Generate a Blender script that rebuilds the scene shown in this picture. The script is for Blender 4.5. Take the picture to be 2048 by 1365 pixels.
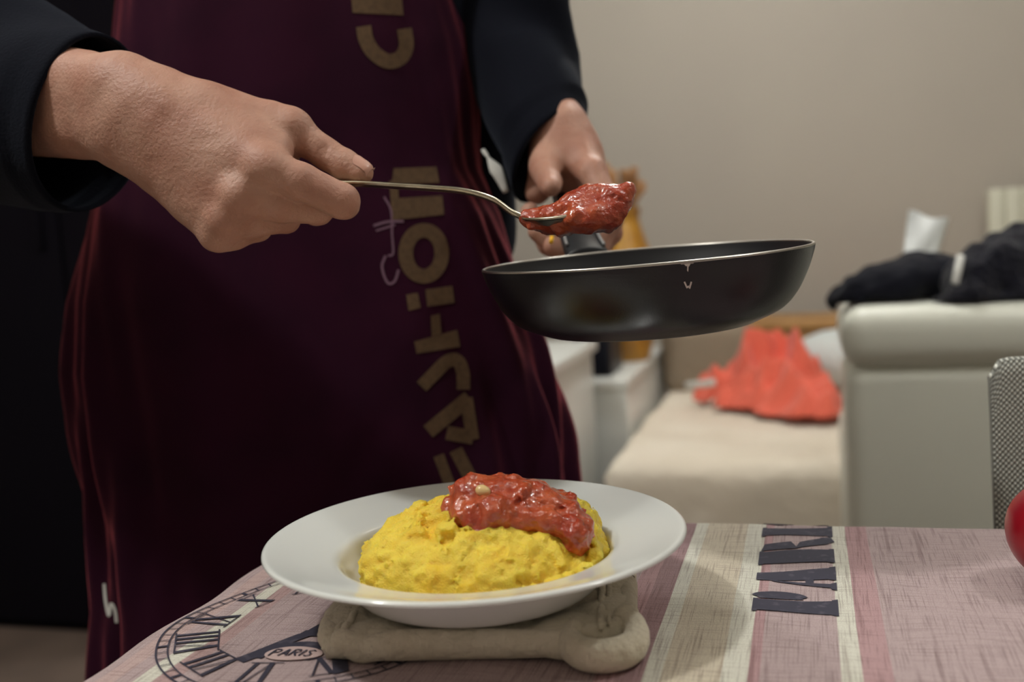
import bpy, bmesh, math, random
import numpy as np
from mathutils import Vector, Matrix
from mathutils.bvhtree import BVHTree

for o in list(bpy.data.objects):
    bpy.data.objects.remove(o)
scene = bpy.context.scene
COL = scene.collection
random.seed(7)

# ------------------------------------------------------------------ camera
F_PX, YAW, PITCH, ROLL = 2070.0, .282, .1022, .0594
CAM_Z, TABLE_Z = .9666, .75


def cam_axes():
    cy, sy = math.cos(YAW), math.sin(YAW)
    fwd = np.array([-sy * math.cos(PITCH), cy * math.cos(PITCH), -math.sin(PITCH)])
    right = np.array([cy, sy, 0.0])
    up = np.cross(right, fwd)
    c, s = math.cos(ROLL), math.sin(ROLL)
    return np.array([c * right - s * up, s * right + c * up, fwd])


CM = cam_axes()
CP = np.array([0.0, 0.0, CAM_Z])
cam_data = bpy.data.cameras.new('camera')
cam = bpy.data.objects.new('camera', cam_data)
COL.objects.link(cam)
m4 = Matrix.Identity(4)
for i in range(3):
    m4[i][0], m4[i][1], m4[i][2] = CM[0][i], CM[1][i], -CM[2][i]
    m4[i][3] = CP[i]
cam.matrix_world = m4
cam_data.sensor_width = 36.0
cam_data.lens = F_PX * 36.0 / 2048.0
cam_data.clip_start = .02
cam_data.dof.use_dof = True
cam_data.dof.focus_distance = .615
cam_data.dof.aperture_fstop = 5.0
scene.camera = cam

# ------------------------------------------------------------------ light, exposure
scene.view_settings.view_transform = 'Standard'
scene.view_settings.look = 'None'
scene.view_settings.exposure = 0.0
scene.view_settings.gamma = 1.0
scene.view_settings.use_curve_mapping = False

world = bpy.data.worlds.new('world')
scene.world = world
world.use_nodes = True
world.node_tree.nodes['Background'].inputs[0].default_value = (.9, .95, 1, 1)
world.node_tree.nodes['Background'].inputs[1].default_value = .02


def lamp(name, loc, power, col, rad):
    d = bpy.data.lights.new(name, 'POINT')
    d.energy = power
    d.color = col
    d.shadow_soft_size = rad
    o = bpy.data.objects.new(name, d)
    o.location = loc
    COL.objects.link(o)
    return o


lamp('ceiling_lamp_dining', (-1.05, .12, 2.38), 47, (1, .995, .96), .06)
lamp('ceiling_lamp_window_side', (.95, .95, 2.38), 23, (1, .995, .96), .07)
lamp('ceiling_lamp_lounge', (-.15, 2.5, 2.38), 42, (1, .995, .96), .07)


# ------------------------------------------------------------------ helpers
def at(x, y, d):
    v = np.array([(x - 1024) / F_PX * d, -(y - 682.5) / F_PX * d, d])
    return CP + CM.T @ v


def camc(x, y, d):
    return np.array([(x - 1024) / F_PX * d, -(y - 682.5) / F_PX * d, d])


def cam2world(V):
    return np.asarray(V) @ CM + CP


def lin(r, g, b, k=1.0):
    f = lambda c: (c / 255 / 12.92 if c <= 10.3 else ((c / 255 + .055) / 1.055) ** 2.4)
    return (f(r) * k, f(g) * k, f(b) * k, 1)


MATS = {}


def mat(name, col, rough=.6, **kw):
    if name in MATS:
        return MATS[name]
    m = bpy.data.materials.new(name)
    m.use_nodes = True
    nt = m.node_tree
    b = nt.nodes['Principled BSDF']
    b.inputs['Base Color'].default_value = col
    b.inputs['Roughness'].default_value = rough
    for k, v in kw.items():
        if k in ('bump', 'vary'):
            continue
        b.inputs[k.replace('_', ' ')].default_value = v
    if 'vary' in kw:                       # (scale, second colour, lo, hi)
        sc, c2, lo, hi = kw['vary']
        t = nt.nodes.new('ShaderNodeTexCoord')
        n = nt.nodes.new('ShaderNodeTexNoise')
        n.inputs['Scale'].default_value = sc
        n.inputs['Detail'].default_value = 5
        r = nt.nodes.new('ShaderNodeValToRGB')
        r.color_ramp.elements[0].position = lo
        r.color_ramp.elements[1].position = hi
        r.color_ramp.elements[0].color = col
        r.color_ramp.elements[1].color = c2
        nt.links.new(t.outputs['Object'], n.inputs['Vector'])
        nt.links.new(n.outputs['Fac'], r.inputs['Fac'])
        nt.links.new(r.outputs['Color'], b.inputs['Base Color'])
    if 'bump' in kw:                       # (scale, distance)
        sc, dist = kw['bump']
        t = nt.nodes.new('ShaderNodeTexCoord')
        n = nt.nodes.new('ShaderNodeTexNoise')
        n.inputs['Scale'].default_value = sc
        n.inputs['Detail'].default_value = 4
        bp = nt.nodes.new('ShaderNodeBump')
        bp.inputs['Distance'].default_value = dist
        bp.inputs['Strength'].default_value = 1
        nt.links.new(t.outputs['Object'], n.inputs['Vector'])
        nt.links.new(n.outputs['Fac'], bp.inputs['Height'])
        nt.links.new(bp.outputs['Normal'], b.inputs['Normal'])
    MATS[name] = m
    return m


def tag(o, label=None, cat=None, group=None, kind=None):
    if label:
        o['label'] = label
    if cat:
        o['category'] = cat
    if group:
        o['group'] = group
    if kind:
        o['kind'] = kind
    return o


def obj(name, V, Fc, m=None, parent=None, smooth=True):
    me = bpy.data.meshes.new(name)
    me.from_pydata([tuple(map(float, v)) for v in V], [], [tuple(map(int, f)) for f in Fc])
    me.update()
    if smooth:
        me.polygons.foreach_set('use_smooth', [True] * len(me.polygons))
    o = bpy.data.objects.new(name, me)
    COL.objects.link(o)
    if m:
        me.materials.append(m)
    if parent:
        o.parent = parent
        o.matrix_parent_inverse = parent.matrix_world.inverted()
    return o


def empty(name, loc=(0, 0, 0)):
    o = bpy.data.objects.new(name, None)
    o.location = tuple(map(float, loc))
    COL.objects.link(o)
    o.matrix_world = Matrix.Translation(Vector(tuple(map(float, loc))))
    o.empty_display_size = .05
    return o


def merge(parts):
    V, Fc, n = [], [], 0
    for v, f in parts:
        V += [tuple(x) for x in v]
        Fc += [tuple(i + n for i in q) for q in f]
        n += len(v)
    return V, Fc


def boxm(x0, x1, y0, y1, z0, z1):
    V = [(x, y, z) for z in (z0, z1) for y in (y0, y1) for x in (x0, x1)]
    return V, [(0, 2, 3, 1), (4, 5, 7, 6), (0, 1, 5, 4), (2, 6, 7, 3), (0, 4, 6, 2), (1, 3, 7, 5)]


def box(name, b, m, parent=None, bev=0, seg=3):
    o = obj(name, *boxm(*b), m, parent, smooth=False)
    if bev:
        bm = bmesh.new()
        bm.from_mesh(o.data)
        bmesh.ops.bevel(bm, geom=list(bm.edges), offset=bev, segments=seg, affect='EDGES', profile=.5)
        bm.to_mesh(o.data)
        bm.free()
        o.data.polygons.foreach_set('use_smooth', [True] * len(o.data.polygons))
    return o


def lathe(prof, n=96, center=(0, 0, 0), axes=None):
    """prof: list of (r, z); first/last r may be 0."""
    V, Fc = [], []
    A = np.eye(3) if axes is None else np.array(axes)
    for r, z in prof:
        for k in range(n):
            a = 2 * math.pi * k / n
            V.append(np.array(center) + A[0] * r * math.cos(a) + A[1] * r * math.sin(a) + A[2] * z)
    for i in range(len(prof) - 1):
        for k in range(n):
            k2 = (k + 1) % n
            Fc.append((i * n + k, i * n + k2, (i + 1) * n + k2, (i + 1) * n + k))
    return V, Fc


def catmull(P, sub=8):
    P = [np.array(p, float) for p in P]
    Q = [2 * P[0] - P[1]] + P + [2 * P[-1] - P[-2]]
    out = []
    for i in range(1, len(Q) - 2):
        for s in range(sub):
            t = s / sub
            a, b, c, d = Q[i - 1], Q[i], Q[i + 1], Q[i + 2]
            out.append(.5 * ((2 * b) + (-a + c) * t + (2 * a - 5 * b + 4 * c - d) * t * t + (-a + 3 * b - 3 * c + d) * t ** 3))
    out.append(P[-1])
    return out


def tube(P, R, n=12, cap=True, flat=None, ref=None):
    """swept tube; R radius list; flat: list of second radius; ref: direction of the first radius."""
    P = [np.array(p, float) for p in P]
    V, Fc = [], []
    u = None
    for i, p in enumerate(P):
        t = P[min(i + 1, len(P) - 1)] - P[max(i - 1, 0)]
        t = t / (np.linalg.norm(t) + 1e-12)
        if ref is not None:
            u = np.array(ref, float)
        elif u is None:
            u = np.array([0, 0, 1.0]) if abs(t[2]) < .9 else np.array([1.0, 0, 0])
        u = u - t * np.dot(u, t)
        u = u / np.linalg.norm(u)
        w = np.cross(t, u)
        r1 = R[i] if hasattr(R, '__len__') else R
        r2 = r1 if flat is None else (flat[i] if hasattr(flat, '__len__') else flat)
        for k in range(n):
            a = 2 * math.pi * k / n
            V.append(p + u * r1 * math.cos(a) + w * r2 * math.sin(a))
    for i in range(len(P) - 1):
        for k in range(n):
            k2 = (k + 1) % n
            Fc.append((i * n + k, i * n + k2, (i + 1) * n + k2, (i + 1) * n + k))
    if cap:
        Fc.append(tuple(range(n))[::-1])
        Fc.append(tuple(range((len(P) - 1) * n, len(P) * n)))
    return V, Fc


# ---- value noise and distance fields
_RNG = np.random.RandomState(3)
_LAT = _RNG.rand(64, 64, 64).astype(np.float32)


def vnoise(X, Y, Z):
    xi, yi, zi = np.floor(X).astype(int), np.floor(Y).astype(int), np.floor(Z).astype(int)
    fx, fy, fz = X - xi, Y - yi, Z - zi
    fx, fy, fz = [f * f * (3 - 2 * f) for f in (fx, fy, fz)]
    xi, yi, zi = xi & 63, yi & 63, zi & 63
    x1, y1, z1 = (xi + 1) & 63, (yi + 1) & 63, (zi + 1) & 63
    L = _LAT
    c00 = L[xi, yi, zi] * (1 - fx) + L[x1, yi, zi] * fx
    c10 = L[xi, y1, zi] * (1 - fx) + L[x1, y1, zi] * fx
    c01 = L[xi, yi, z1] * (1 - fx) + L[x1, yi, z1] * fx
    c11 = L[xi, y1, z1] * (1 - fx) + L[x1, y1, z1] * fx
    return (c00 * (1 - fy) + c10 * fy) * (1 - fz) + (c01 * (1 - fy) + c11 * fy) * fz - .5


def fbm(X, Y, Z, sc, oc=3):
    s, a = 0, 1.0
    for k in range(oc):
        s = s + a * vnoise(X * sc + 7.3 * k, Y * sc + 3.1 * k, Z * sc + 1.7 * k)
        sc, a = sc * 2.03, a * .5
    return s


class Field:
    def __init__(self, lo, hi, h):
        self.lo, self.h = np.array(lo, float), h
        n = [int(math.ceil((hi[i] - lo[i]) / h)) + 1 for i in range(3)]
        self.ax = [self.lo[i] + h * np.arange(n[i]) for i in range(3)]
        self.n = n
        self.f = np.full(n, .03, np.float64)

    def sub(self, lo, hi):
        sl = []
        for i in range(3):
            a = int(max(0, math.floor((lo[i] - self.lo[i]) / self.h)))
            b = int(min(self.n[i], math.ceil((hi[i] - self.lo[i]) / self.h) + 1))
            sl.append(slice(a, max(a, b)))
        G = np.meshgrid(*[self.ax[i][sl[i]] for i in range(3)], indexing='ij')
        return tuple(sl), G

    def _mix(self, sl, d, k):
        a = self.f[sl]
        if k > 0:
            hh = np.clip(.5 + .5 * (a - d) / k, 0, 1)
            self.f[sl] = a * (1 - hh) + d * hh - k * hh * (1 - hh)
        else:
            self.f[sl] = np.minimum(a, d)

    def capsule(self, a, b, ra, rb, k=0.0, mg=.02):
        a, b = np.array(a, float), np.array(b, float)
        r = max(ra, rb) + mg
        sl, (X, Y, Z) = self.sub(np.minimum(a, b) - r, np.maximum(a, b) + r)
        ab = b - a
        t = np.clip(((X - a[0]) * ab[0] + (Y - a[1]) * ab[1] + (Z - a[2]) * ab[2]) / (ab @ ab + 1e-12), 0, 1)
        d = np.sqrt((X - a[0] - t * ab[0]) ** 2 + (Y - a[1] - t * ab[1]) ** 2 + (Z - a[2] - t * ab[2]) ** 2) - (ra + (rb - ra) * t)
        self._mix(sl, d, k)

    def ellipsoid(self, c, r, k=0.0, mg=.02, A=None, carve=False):
        c, r = np.array(c, float), np.array(r, float)
        m = (r if A is None else np.array([max(r)] * 3)) + mg
        sl, (X, Y, Z) = self.sub(c - m, c + m)
        X, Y, Z = X - c[0], Y - c[1], Z - c[2]
        if A is not None:
            A = np.array(A)
            X, Y, Z = [A[i][0] * X + A[i][1] * Y + A[i][2] * Z for i in range(3)]
        k0 = np.sqrt((X / r[0]) ** 2 + (Y / r[1]) ** 2 + (Z / r[2]) ** 2)
        k1 = np.sqrt((X / r[0] ** 2) ** 2 + (Y / r[1] ** 2) ** 2 + (Z / r[2] ** 2) ** 2) + 1e-9
        d = k0 * (k0 - 1) / k1
        if carve:
            a = self.f[sl]
            dd = -d
            hh = np.clip(.5 + .5 * (dd - a) / max(k, 1e-6), 0, 1)
            self.f[sl] = a * (1 - hh) + dd * hh + k * hh * (1 - hh)
        else:
            self._mix(sl, d, k)

    def noise(self, amp, sc, oc=3):
        G = np.meshgrid(*self.ax, indexing='ij')
        msk = np.abs(self.f) < .012 + 2 * amp
        self.f[msk] += amp * fbm(G[0][msk], G[1][msk], G[2][msk], sc, oc)

    def mesh(self, smooth=2):
        f = self.f
        ins = f < 0
        n = self.n
        c = [slice(0, -1), slice(1, None)]
        cnt = np.zeros([q - 1 for q in n], int)
        for i in (0, 1):
            for j in (0, 1):
                for k in (0, 1):
                    cnt += ins[c[i], c[j], c[k]]
        act = (cnt > 0) & (cnt < 8)
        idx = np.argwhere(act)
        ids = np.full(act.shape, -1, int)
        ids[act] = np.arange(len(idx))
        acc = np.zeros((len(idx), 3))
        num = np.zeros(len(idx))
        I = idx
        for a in range(3):
            b, cc = (a + 1) % 3, (a + 2) % 3
            for p in (0, 1):
                for q in (0, 1):
                    s = I.copy()
                    s[:, b] += p
                    s[:, cc] += q
                    e = s.copy()
                    e[:, a] += 1
                    fa, fb = f[tuple(s.T)], f[tuple(e.T)]
                    cr = (fa < 0) != (fb < 0)
                    t = np.where(cr, fa / (fa - fb + 1e-15), 0)
                    pt = s.astype(float)
                    pt[:, a] += t
                    acc[cr] += pt[cr]
                    num[cr] += 1
        V = self.lo + self.h * acc / num[:, None]
        Q = []
        for a in range(3):
            b, cc = (a + 1) % 3, (a + 2) % 3
            s0 = [slice(None)] * 3
            s1 = [slice(None)] * 3
            s0[a], s1[a] = slice(0, -1), slice(1, None)
            ch = ins[tuple(s0)] != ins[tuple(s1)]
            ed = np.argwhere(ch)
            ok = (ed[:, b] > 0) & (ed[:, cc] > 0) & (ed[:, b] < n[b] - 1) & (ed[:, cc] < n[cc] - 1)
            ed = ed[ok]
            flip = ins[tuple(ed.T)]
            q = []
            for p, r in ((0, 0), (1, 0), (1, 1), (0, 1)):
                s = ed.copy()
                s[:, b] -= p
                s[:, cc] -= r
                q.append(ids[tuple(s.T)])
            q = np.array(q).T
            q[~flip] = q[~flip][:, ::-1]
            Q.append(q)
        Q = np.concatenate(Q)
        E_ = np.concatenate([Q[:, [0, 1]], Q[:, [1, 2]], Q[:, [2, 3]], Q[:, [3, 0]]])
        for _ in range(smooth):
            S = np.zeros_like(V)
            N = np.zeros(len(V))
            for p, r in ((0, 1), (1, 0)):
                np.add.at(S, E_[:, p], V[E_[:, r]])
                np.add.at(N, E_[:, p], 1)
            V = V * .5 + .5 * S / np.maximum(N, 1)[:, None]
        return V, Q


# flat strokes ----------------------------------------------------------
def stroke2d(P, w, closed=False, step=None):
    """centre line P (2-D), width w -> quads, subdivided along the line."""
    P = [np.array(p, float) for p in P]
    if closed:
        P = P + [P[0]]
    Q = [P[0]]
    for a, b in zip(P, P[1:]):
        L = np.linalg.norm(b - a)
        k = max(1, int(L / step)) if step else 1
        for s in range(1, k + 1):
            Q.append(a + (b - a) * s / k)
    V, Fc = [], []
    for i, p in enumerate(Q):
        if closed and i in (0, len(Q) - 1):
            t = Q[1] - Q[-2]
        else:
            t = Q[min(i + 1, len(Q) - 1)] - Q[max(i - 1, 0)]
        t = t / (np.linalg.norm(t) + 1e-12)
        nn = np.array([-t[1], t[0]])
        wi = w[min(i, len(w) - 1)] if hasattr(w, '__len__') else w
        m = 3
        for k in range(m + 1):
            V.append(p + nn * wi * (k / m - .5))
    m = 3
    for i in range(len(Q) - 1):
        for k in range(m):
            a = i * (m + 1) + k
            Fc.append((a, a + 1, a + m + 2, a + m + 1))
    return V, Fc


def poly2d(P, step=None):
    """quad patch from 4 corners."""
    P = [np.array(p, float) for p in P]
    n = 6
    V, Fc = [], []
    for i in range(n + 1):
        for j in range(n + 1):
            u, v = i / n, j / n
            V.append((P[0] * (1 - u) + P[1] * u) * (1 - v) + (P[3] * (1 - u) + P[2] * u) * v)
    for i in range(n):
        for j in range(n):
            a = i * (n + 1) + j
            Fc.append((a, a + 1, a + n + 2, a + n + 1))
    return V, Fc


def bvh_of(o):
    me = o.data
    return BVHTree.FromPolygons([v.co.copy() for v in me.vertices], [tuple(p.vertices) for p in me.polygons])


def project(o_bvh, V2, Fc, off):
    """lay a flat print on a surface along the photograph's sight lines."""
    V, ok = [], []
    for p in V2:
        d = Vector(at(p[0], p[1], 1.0) - CP).normalized()
        h = o_bvh.ray_cast(Vector(CP), d)
        if h[0] is None:
            V.append((0, 0, 0))
            ok.append(False)
        else:
            nn = h[1] if h[1].dot(d) < 0 else -h[1]
            V.append(tuple(h[0] + nn * off))
            ok.append(True)
    dist = [float(np.linalg.norm(np.array(v) - CP)) for v in V]
    near = min(q for q, k in zip(dist, ok) if k)
    keep = [f for f in Fc if all(ok[i] for i in f) and max(dist[i] for i in f) - min(dist[i] for i in f) < .02 and max(dist[i] for i in f) < near + .05]
    used = sorted({i for f in keep for i in f})
    new = {i: k for k, i in enumerate(used)}
    return [V[i] for i in used], [tuple(new[i] for i in f) for f in keep]


# ================================================================== the room
WALL_Y = 3.95
m_wall = mat('wall_paint', lin(180, 172, 160), .9, bump=(60, .0006), vary=(1.2, lin(175, 167, 156), .35, .65))
m_ceil = mat('ceiling_paint', lin(215, 212, 205), .95)
m_floor = mat('floor_tile', lin(125, 108, 98), .5, vary=(6, lin(112, 97, 88), .4, .6))
X0, X1, Y0, Y1, ZC = -2.9, 2.6, -1.6, WALL_Y, 2.6
for nm, b, m in (('floor', (X0, X1, Y0, Y1, -.1, 0), m_floor), ('ceiling', (X0, X1, Y0, Y1, ZC, ZC + .1), m_ceil),
                 ('wall_back', (X0 - .1, X1 + .1, Y1, Y1 + .1, -.1, ZC + .1), m_wall),
                 ('wall_left', (X0 - .1, X0, Y0, Y1, -.1, ZC + .1), m_wall),
                 ('wall_right', (X1, X1 + .1, Y0, Y1, -.1, ZC + .1), m_wall),
                 ('wall_front', (X0 - .1, X1 + .1, Y0 - .1, Y0, -.1, ZC + .1), m_wall)):
    tag(box(nm, b, m), kind='structure')
m_wood = mat('pale_wood', lin(186, 142, 88), .5, vary=(9, lin(165, 120, 70), .35, .7))
tag(box('baseboard_back', (X0, X1, Y1 - .015, Y1, 0, .08), m_wood), kind='structure')

# ================================================================== dining table and cloth
TX0, TX1, TY0, TY1 = -.369, 1.05, -.08, .743
m_table = mat('table_wood', lin(120, 85, 55), .5, vary=(14, lin(95, 65, 42), .4, .6))
tb = tag(empty('dining_table', (.34, .33, 0)), 'dining table under the printed pink and white cloth', 'table')
box('table_top', (TX0, TX1, TY0, TY1, TABLE_Z - .03, TABLE_Z - .002), m_table, tb, .004)
for x in (TX0 + .07, TX1 - .07):
    for y in (TY0 + .07, TY1 - .07):
        box('leg', (x - .03, x + .03, y - .03, y + .03, 0, TABLE_Z - .03), m_table, tb, .004)


def cloth_mat():
    m = bpy.data.materials.new('printed_cotton')
    m.use_nodes = True
    nt = m.node_tree
    N, L = nt.nodes, nt.links
    b = N['Principled BSDF']
    b.inputs['Roughness'].default_value = .85
    tc = N.new('ShaderNodeTexCoord')
    sp = N.new('ShaderNodeSeparateXYZ')
    L.new(tc.outputs['UV'], sp.inputs[0])       # u,v = metres from the table's origin, laid flat
    pink = lin(187, 168, 168)
    deep, rose, cream = lin(164, 134, 136), lin(186, 152, 154), lin(212, 203, 182)
    white = lin(222, 222, 208)
    st = [(-.6, pink), (-.36, lin(196, 172, 168)), (-.349, pink), (-.3385, white), (-.3285, lin(184, 156, 154)), (-.318, pink),
          (-.106, rose), (-.095, deep), (-.0825, white), (-.074, cream), (-.046, white), (-.0335, rose), (-.028, pink), (.0095, white), (.0192, rose),
          (.033, pink), (.16, rose), (.175, white), (.22, pink), (.40, white), (.43, pink), (.7, white), (.74, pink)]
    rgb = N.new('ShaderNodeRGB')
    rgb.outputs[0].default_value = st[0][1]
    col = rgb.outputs[0]
    for x, c in st[1:]:
        gt = N.new('ShaderNodeMath')
        gt.operation = 'GREATER_THAN'
        gt.inputs[1].default_value = x
        L.new(sp.outputs['X'], gt.inputs[0])
        mx = N.new('ShaderNodeMix')
        mx.data_type = 'RGBA'
        L.new(gt.outputs[0], mx.inputs[0])
        L.new(col, mx.inputs[6])
        mx.inputs[7].default_value = c
        col = mx.outputs[2]
    # slub lines of the printed linen pattern: two stretched noises
    for sc, dark, lo, hi in (((1300, 26, 1), .68, .54, .66), ((30, 1000, 1), .74, .54, .66), ((260, 9, 1), .74, .60, .68), ((1500, 1500, 1), .80, .42, .6)):
        mp = N.new('ShaderNodeMapping')
        mp.inputs['Scale'].default_value = sc
        L.new(tc.outputs['UV'], mp.inputs['Vector'])
        nz = N.new('ShaderNodeTexNoise')
        nz.inputs['Scale'].default_value = 1
        nz.inputs['Detail'].default_value = 2
        L.new(mp.outputs[0], nz.inputs['Vector'])
        r2 = N.new('ShaderNodeValToRGB')
        r2.color_ramp.elements[0].position = lo
        r2.color_ramp.elements[1].position = hi
        r2.color_ramp.elements[0].color = (1, 1, 1, 1)
        r2.color_ramp.elements[1].color = (dark, dark * .95, dark * .95, 1)
        L.new(nz.outputs['Fac'], r2.inputs['Fac'])
        mx = N.new('ShaderNodeMix')
        mx.data_type = 'RGBA'
        mx.blend_type = 'MULTIPLY'
        mx.inputs[0].default_value = 1
        L.new(col, mx.inputs[6])
        L.new(r2.outputs['Color'], mx.inputs[7])
        col = mx.outputs[2]
    L.new(col, b.inputs['Base Color'])
    nz = N.new('ShaderNodeTexNoise')
    nz.inputs['Scale'].default_value = 900
    bp = N.new('ShaderNodeBump')
    bp.inputs['Distance'].default_value = .0005
    L.new(tc.outputs['UV'], nz.inputs['Vector'])
    L.new(nz.outputs['Fac'], bp.inputs['Height'])
    L.new(bp.outputs['Normal'], b.inputs['Normal'])
    return m


CX0, CX1, CY0, CY1, CR = -.373, 1.055, -.085, .747, .009


def cloth_pt(u, v, off=0.0):
    """u,v laid-flat metres; returns the draped point."""
    z = TABLE_Z + off
    und = .0011 * math.sin(u * 31 + 2 * math.sin(v * 9)) * math.sin(v * 23 + 1) + .0008 * math.sin(u * 67 + v * 40)
    fade = min(1, max(0, min(u - CX0, CX1 - u, v - CY0, CY1 - v) / .03))
    z += und * fade + .0006

    def fold(e):                      # e: distance past the edge start
        if e <= 0:
            return 0, 0
        q = CR * math.pi / 2
        if e < q:
            a = e / CR
            return CR * math.sin(a) - e, CR * (1 - math.cos(a))
        return CR - e, CR + e - q
    x, y = u, v
    ex = max(CX0 + CR - u, u - CX1 + CR)
    ey = max(CY0 + CR - v, v - CY1 + CR)
    dx, zx = fold(ex)
    dy, zy = fold(ey)
    if ex > 0:
        x = u + (dx if u > 0 else -dx)
    if ey > 0:
        y = v + (dy if v > 0.2 else -dy)
    drop = max(zx, zy)
    if ex > 0 and zx >= zy and drop > CR:
        x += (1 if u > 0 else -1) * min(1, (drop - CR) / .15) * (.012 + .010 * math.sin(v * 38))
    if ey > 0 and zy > zx and drop > CR:
        y += (1 if v > .2 else -1) * min(1, (drop - CR) / .15) * (.012 + .010 * math.sin(u * 34))
    # the edge is not dead straight
    if u < CX0 + .03:
        x += .0022 * math.sin(v * 60) * max(0, min(1, (CX0 + .03 - u) / .03))
    return (x, y, z - drop)


def axis_pts(a, b, c0, c1, fine, n):
    s = set(np.round(np.linspace(a, b, n), 5))
    for e in (c0, c1):
        s |= set(np.round(np.linspace(e - fine, e + fine, 15), 5))
    return sorted(s)


DROP = .20
U = axis_pts(CX0 - DROP, CX1 + DROP, CX0 + CR - .004, CX1 - CR + .004, .014, 150)
Vv = axis_pts(CY0 - DROP, CY1 + DROP, CY0 + CR - .004, CY1 - CR + .004, .014, 110)
V = [cloth_pt(u, v) for u in U for v in Vv]
nv = len(Vv)
Fc = [(i * nv + j, (i + 1) * nv + j, (i + 1) * nv + j + 1, i * nv + j + 1) for i in range(len(U) - 1) for j in range(nv - 1)]
cloth = obj('tablecloth', V, Fc, cloth_mat())
uvl = cloth.data.uv_layers.new(name='flat')
flat = [(u, v) for u in U for v in Vv]
for lp in cloth.data.loops:
    uvl.data[lp.index].uv = flat[lp.vertex_index]
tag(cloth, 'pink and white striped cotton cloth printed with a clock face and lettering, covering the table', 'tablecloth')

m_ink = mat('dark_print', lin(52, 50, 66), .85, vary=(160, lin(88, 84, 96), .55, .75))
PR = .0006


def cloth_print(name, parts, m, label=None, off=PR):
    V2, Fc = merge(parts)
    return tag(obj(name, [cloth_pt(p[0], p[1], off) for p in V2], Fc, m, cloth), label)


# big stencilled word PARIS, reading away from the viewer; local s along +y, t up = -x
def LT(s0, L):
    def fn(s, t):
        x, y = .0108 - t * .0465, s0 + s * L
        return (x, y + (x + .034) * np.interp(y, [.57, .65, .71, .78], [.095, .13, .25, .25]))
    return fn


def spoly(fn, pts):
    return poly2d([fn(*p) for p in pts])


def sstroke(fn, pts, w, step=.004):
    return stroke2d([fn(*p) for p in catmull([np.array(q) for q in pts], 5)] if len(pts) > 2 else [fn(*p) for p in pts], w, step=step)


pr = []
f = LT(.5665, .040)        # P
pr += [spoly(f, [(.05, .03), (.55, .03), (.53, .97), (.08, .97)]), spoly(f, [(0, 0), (.60, 0), (.58, .07), (.02, .07)]), spoly(f, [(.03, .94), (.56, .94), (.56, 1), (.03, 1)])]
pr += [sstroke(f, [(.64, .95), (.74, .88), (.80, .70), (.74, .50), (.64, .42)], .0088), spoly(f, [(.58, .95), (.78, .90), (.78, .48), (.60, .40)])]
f = LT(.605, .034)        # A
pr += [spoly(f, [(.04, 0), (.22, 0), (.52, .80), (.47, .80)]), spoly(f, [(-.04, 0), (.30, 0), (.26, .07), (.02, .07)])]
pr += [spoly(f, [(.46, 0), (1.0, 0), (.90, 1), (.52, 1)]), spoly(f, [(.40, 0), (1.06, 0), (1.02, .08), (.44, .08)]), spoly(f, [(.28, .28), (.52, .28), (.52, .38), (.32, .38)])]
f = LT(.6488, .055)        # R
pr += [spoly(f, [(.02, .03), (.46, .03), (.43, .97), (.05, .97)]), spoly(f, [(-.01, 0), (.50, 0), (.48, .07), (.0, .07)]), spoly(f, [(.02, .94), (.46, .94), (.46, 1), (.02, 1)])]
pr += [spoly(f, [(.48, .98), (.70, .94), (.76, .58), (.50, .48)]), spoly(f, [(.50, .52), (.74, .46), (.96, .14), (.70, .06)]), spoly(f, [(.66, .16), (.97, .18), (1.0, .03), (.80, -.02)])]
f = LT(.7055, .021)        # I
pr += [spoly(f, [(.05, .03), (.9, .03), (.9, .97), (.05, .97)]), spoly(f, [(-.05, 0), (1.02, 0), (1, .07), (-.05, .07)]), spoly(f, [(-.05, .94), (1, .94), (1, 1), (-.05, 1)])]
f = LT(.731, .036)        # S, running over the edge
pr += [sstroke(f, [(.15, .08), (.12, .2), (.3, .08), (.62, .06), (.85, .2), (.7, .42), (.35, .6), (.22, .78), (.4, .94), (.7, .93), (.86, .8)], .009)]
cloth_print('stencil_lettering', pr, m_ink, 'large dark stencil lettering reading PARIS')

# the clock face
CC, RO, RI, EY = (-.2790, .5185), .0838, .0778, 1.075
pr = []
for r, w in ((RO, .0011), (RI, .0009)):
    pr.append(stroke2d([(CC[0] + r * math.cos(a), CC[1] + EY * r * math.sin(a)) for a in np.linspace(0, 2 * math.pi, 121)[:-1]], w, closed=True))
for k in range(60):
    a = 2 * math.pi * k / 60
    c, s = math.cos(a), math.sin(a)
    pr.append(stroke2d([(CC[0] + RI * c, CC[1] + EY * RI * s), (CC[0] + RO * c, CC[1] + EY * RO * s)], .0022 if k % 5 == 0 else .0008))
cloth_print('clock_ring', pr, m_ink, 'double ring of the printed clock face')
NUM = {1: 'I', 2: 'II', 3: 'III', 4: 'IIII', 5: 'V', 6: 'VI', 7: 'VII', 8: 'VIII', 9: 'IX', 10: 'X', 11: 'XI', 12: 'XII'}
GW = {'I': .0058, 'V': .0115, 'X': .012}
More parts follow.
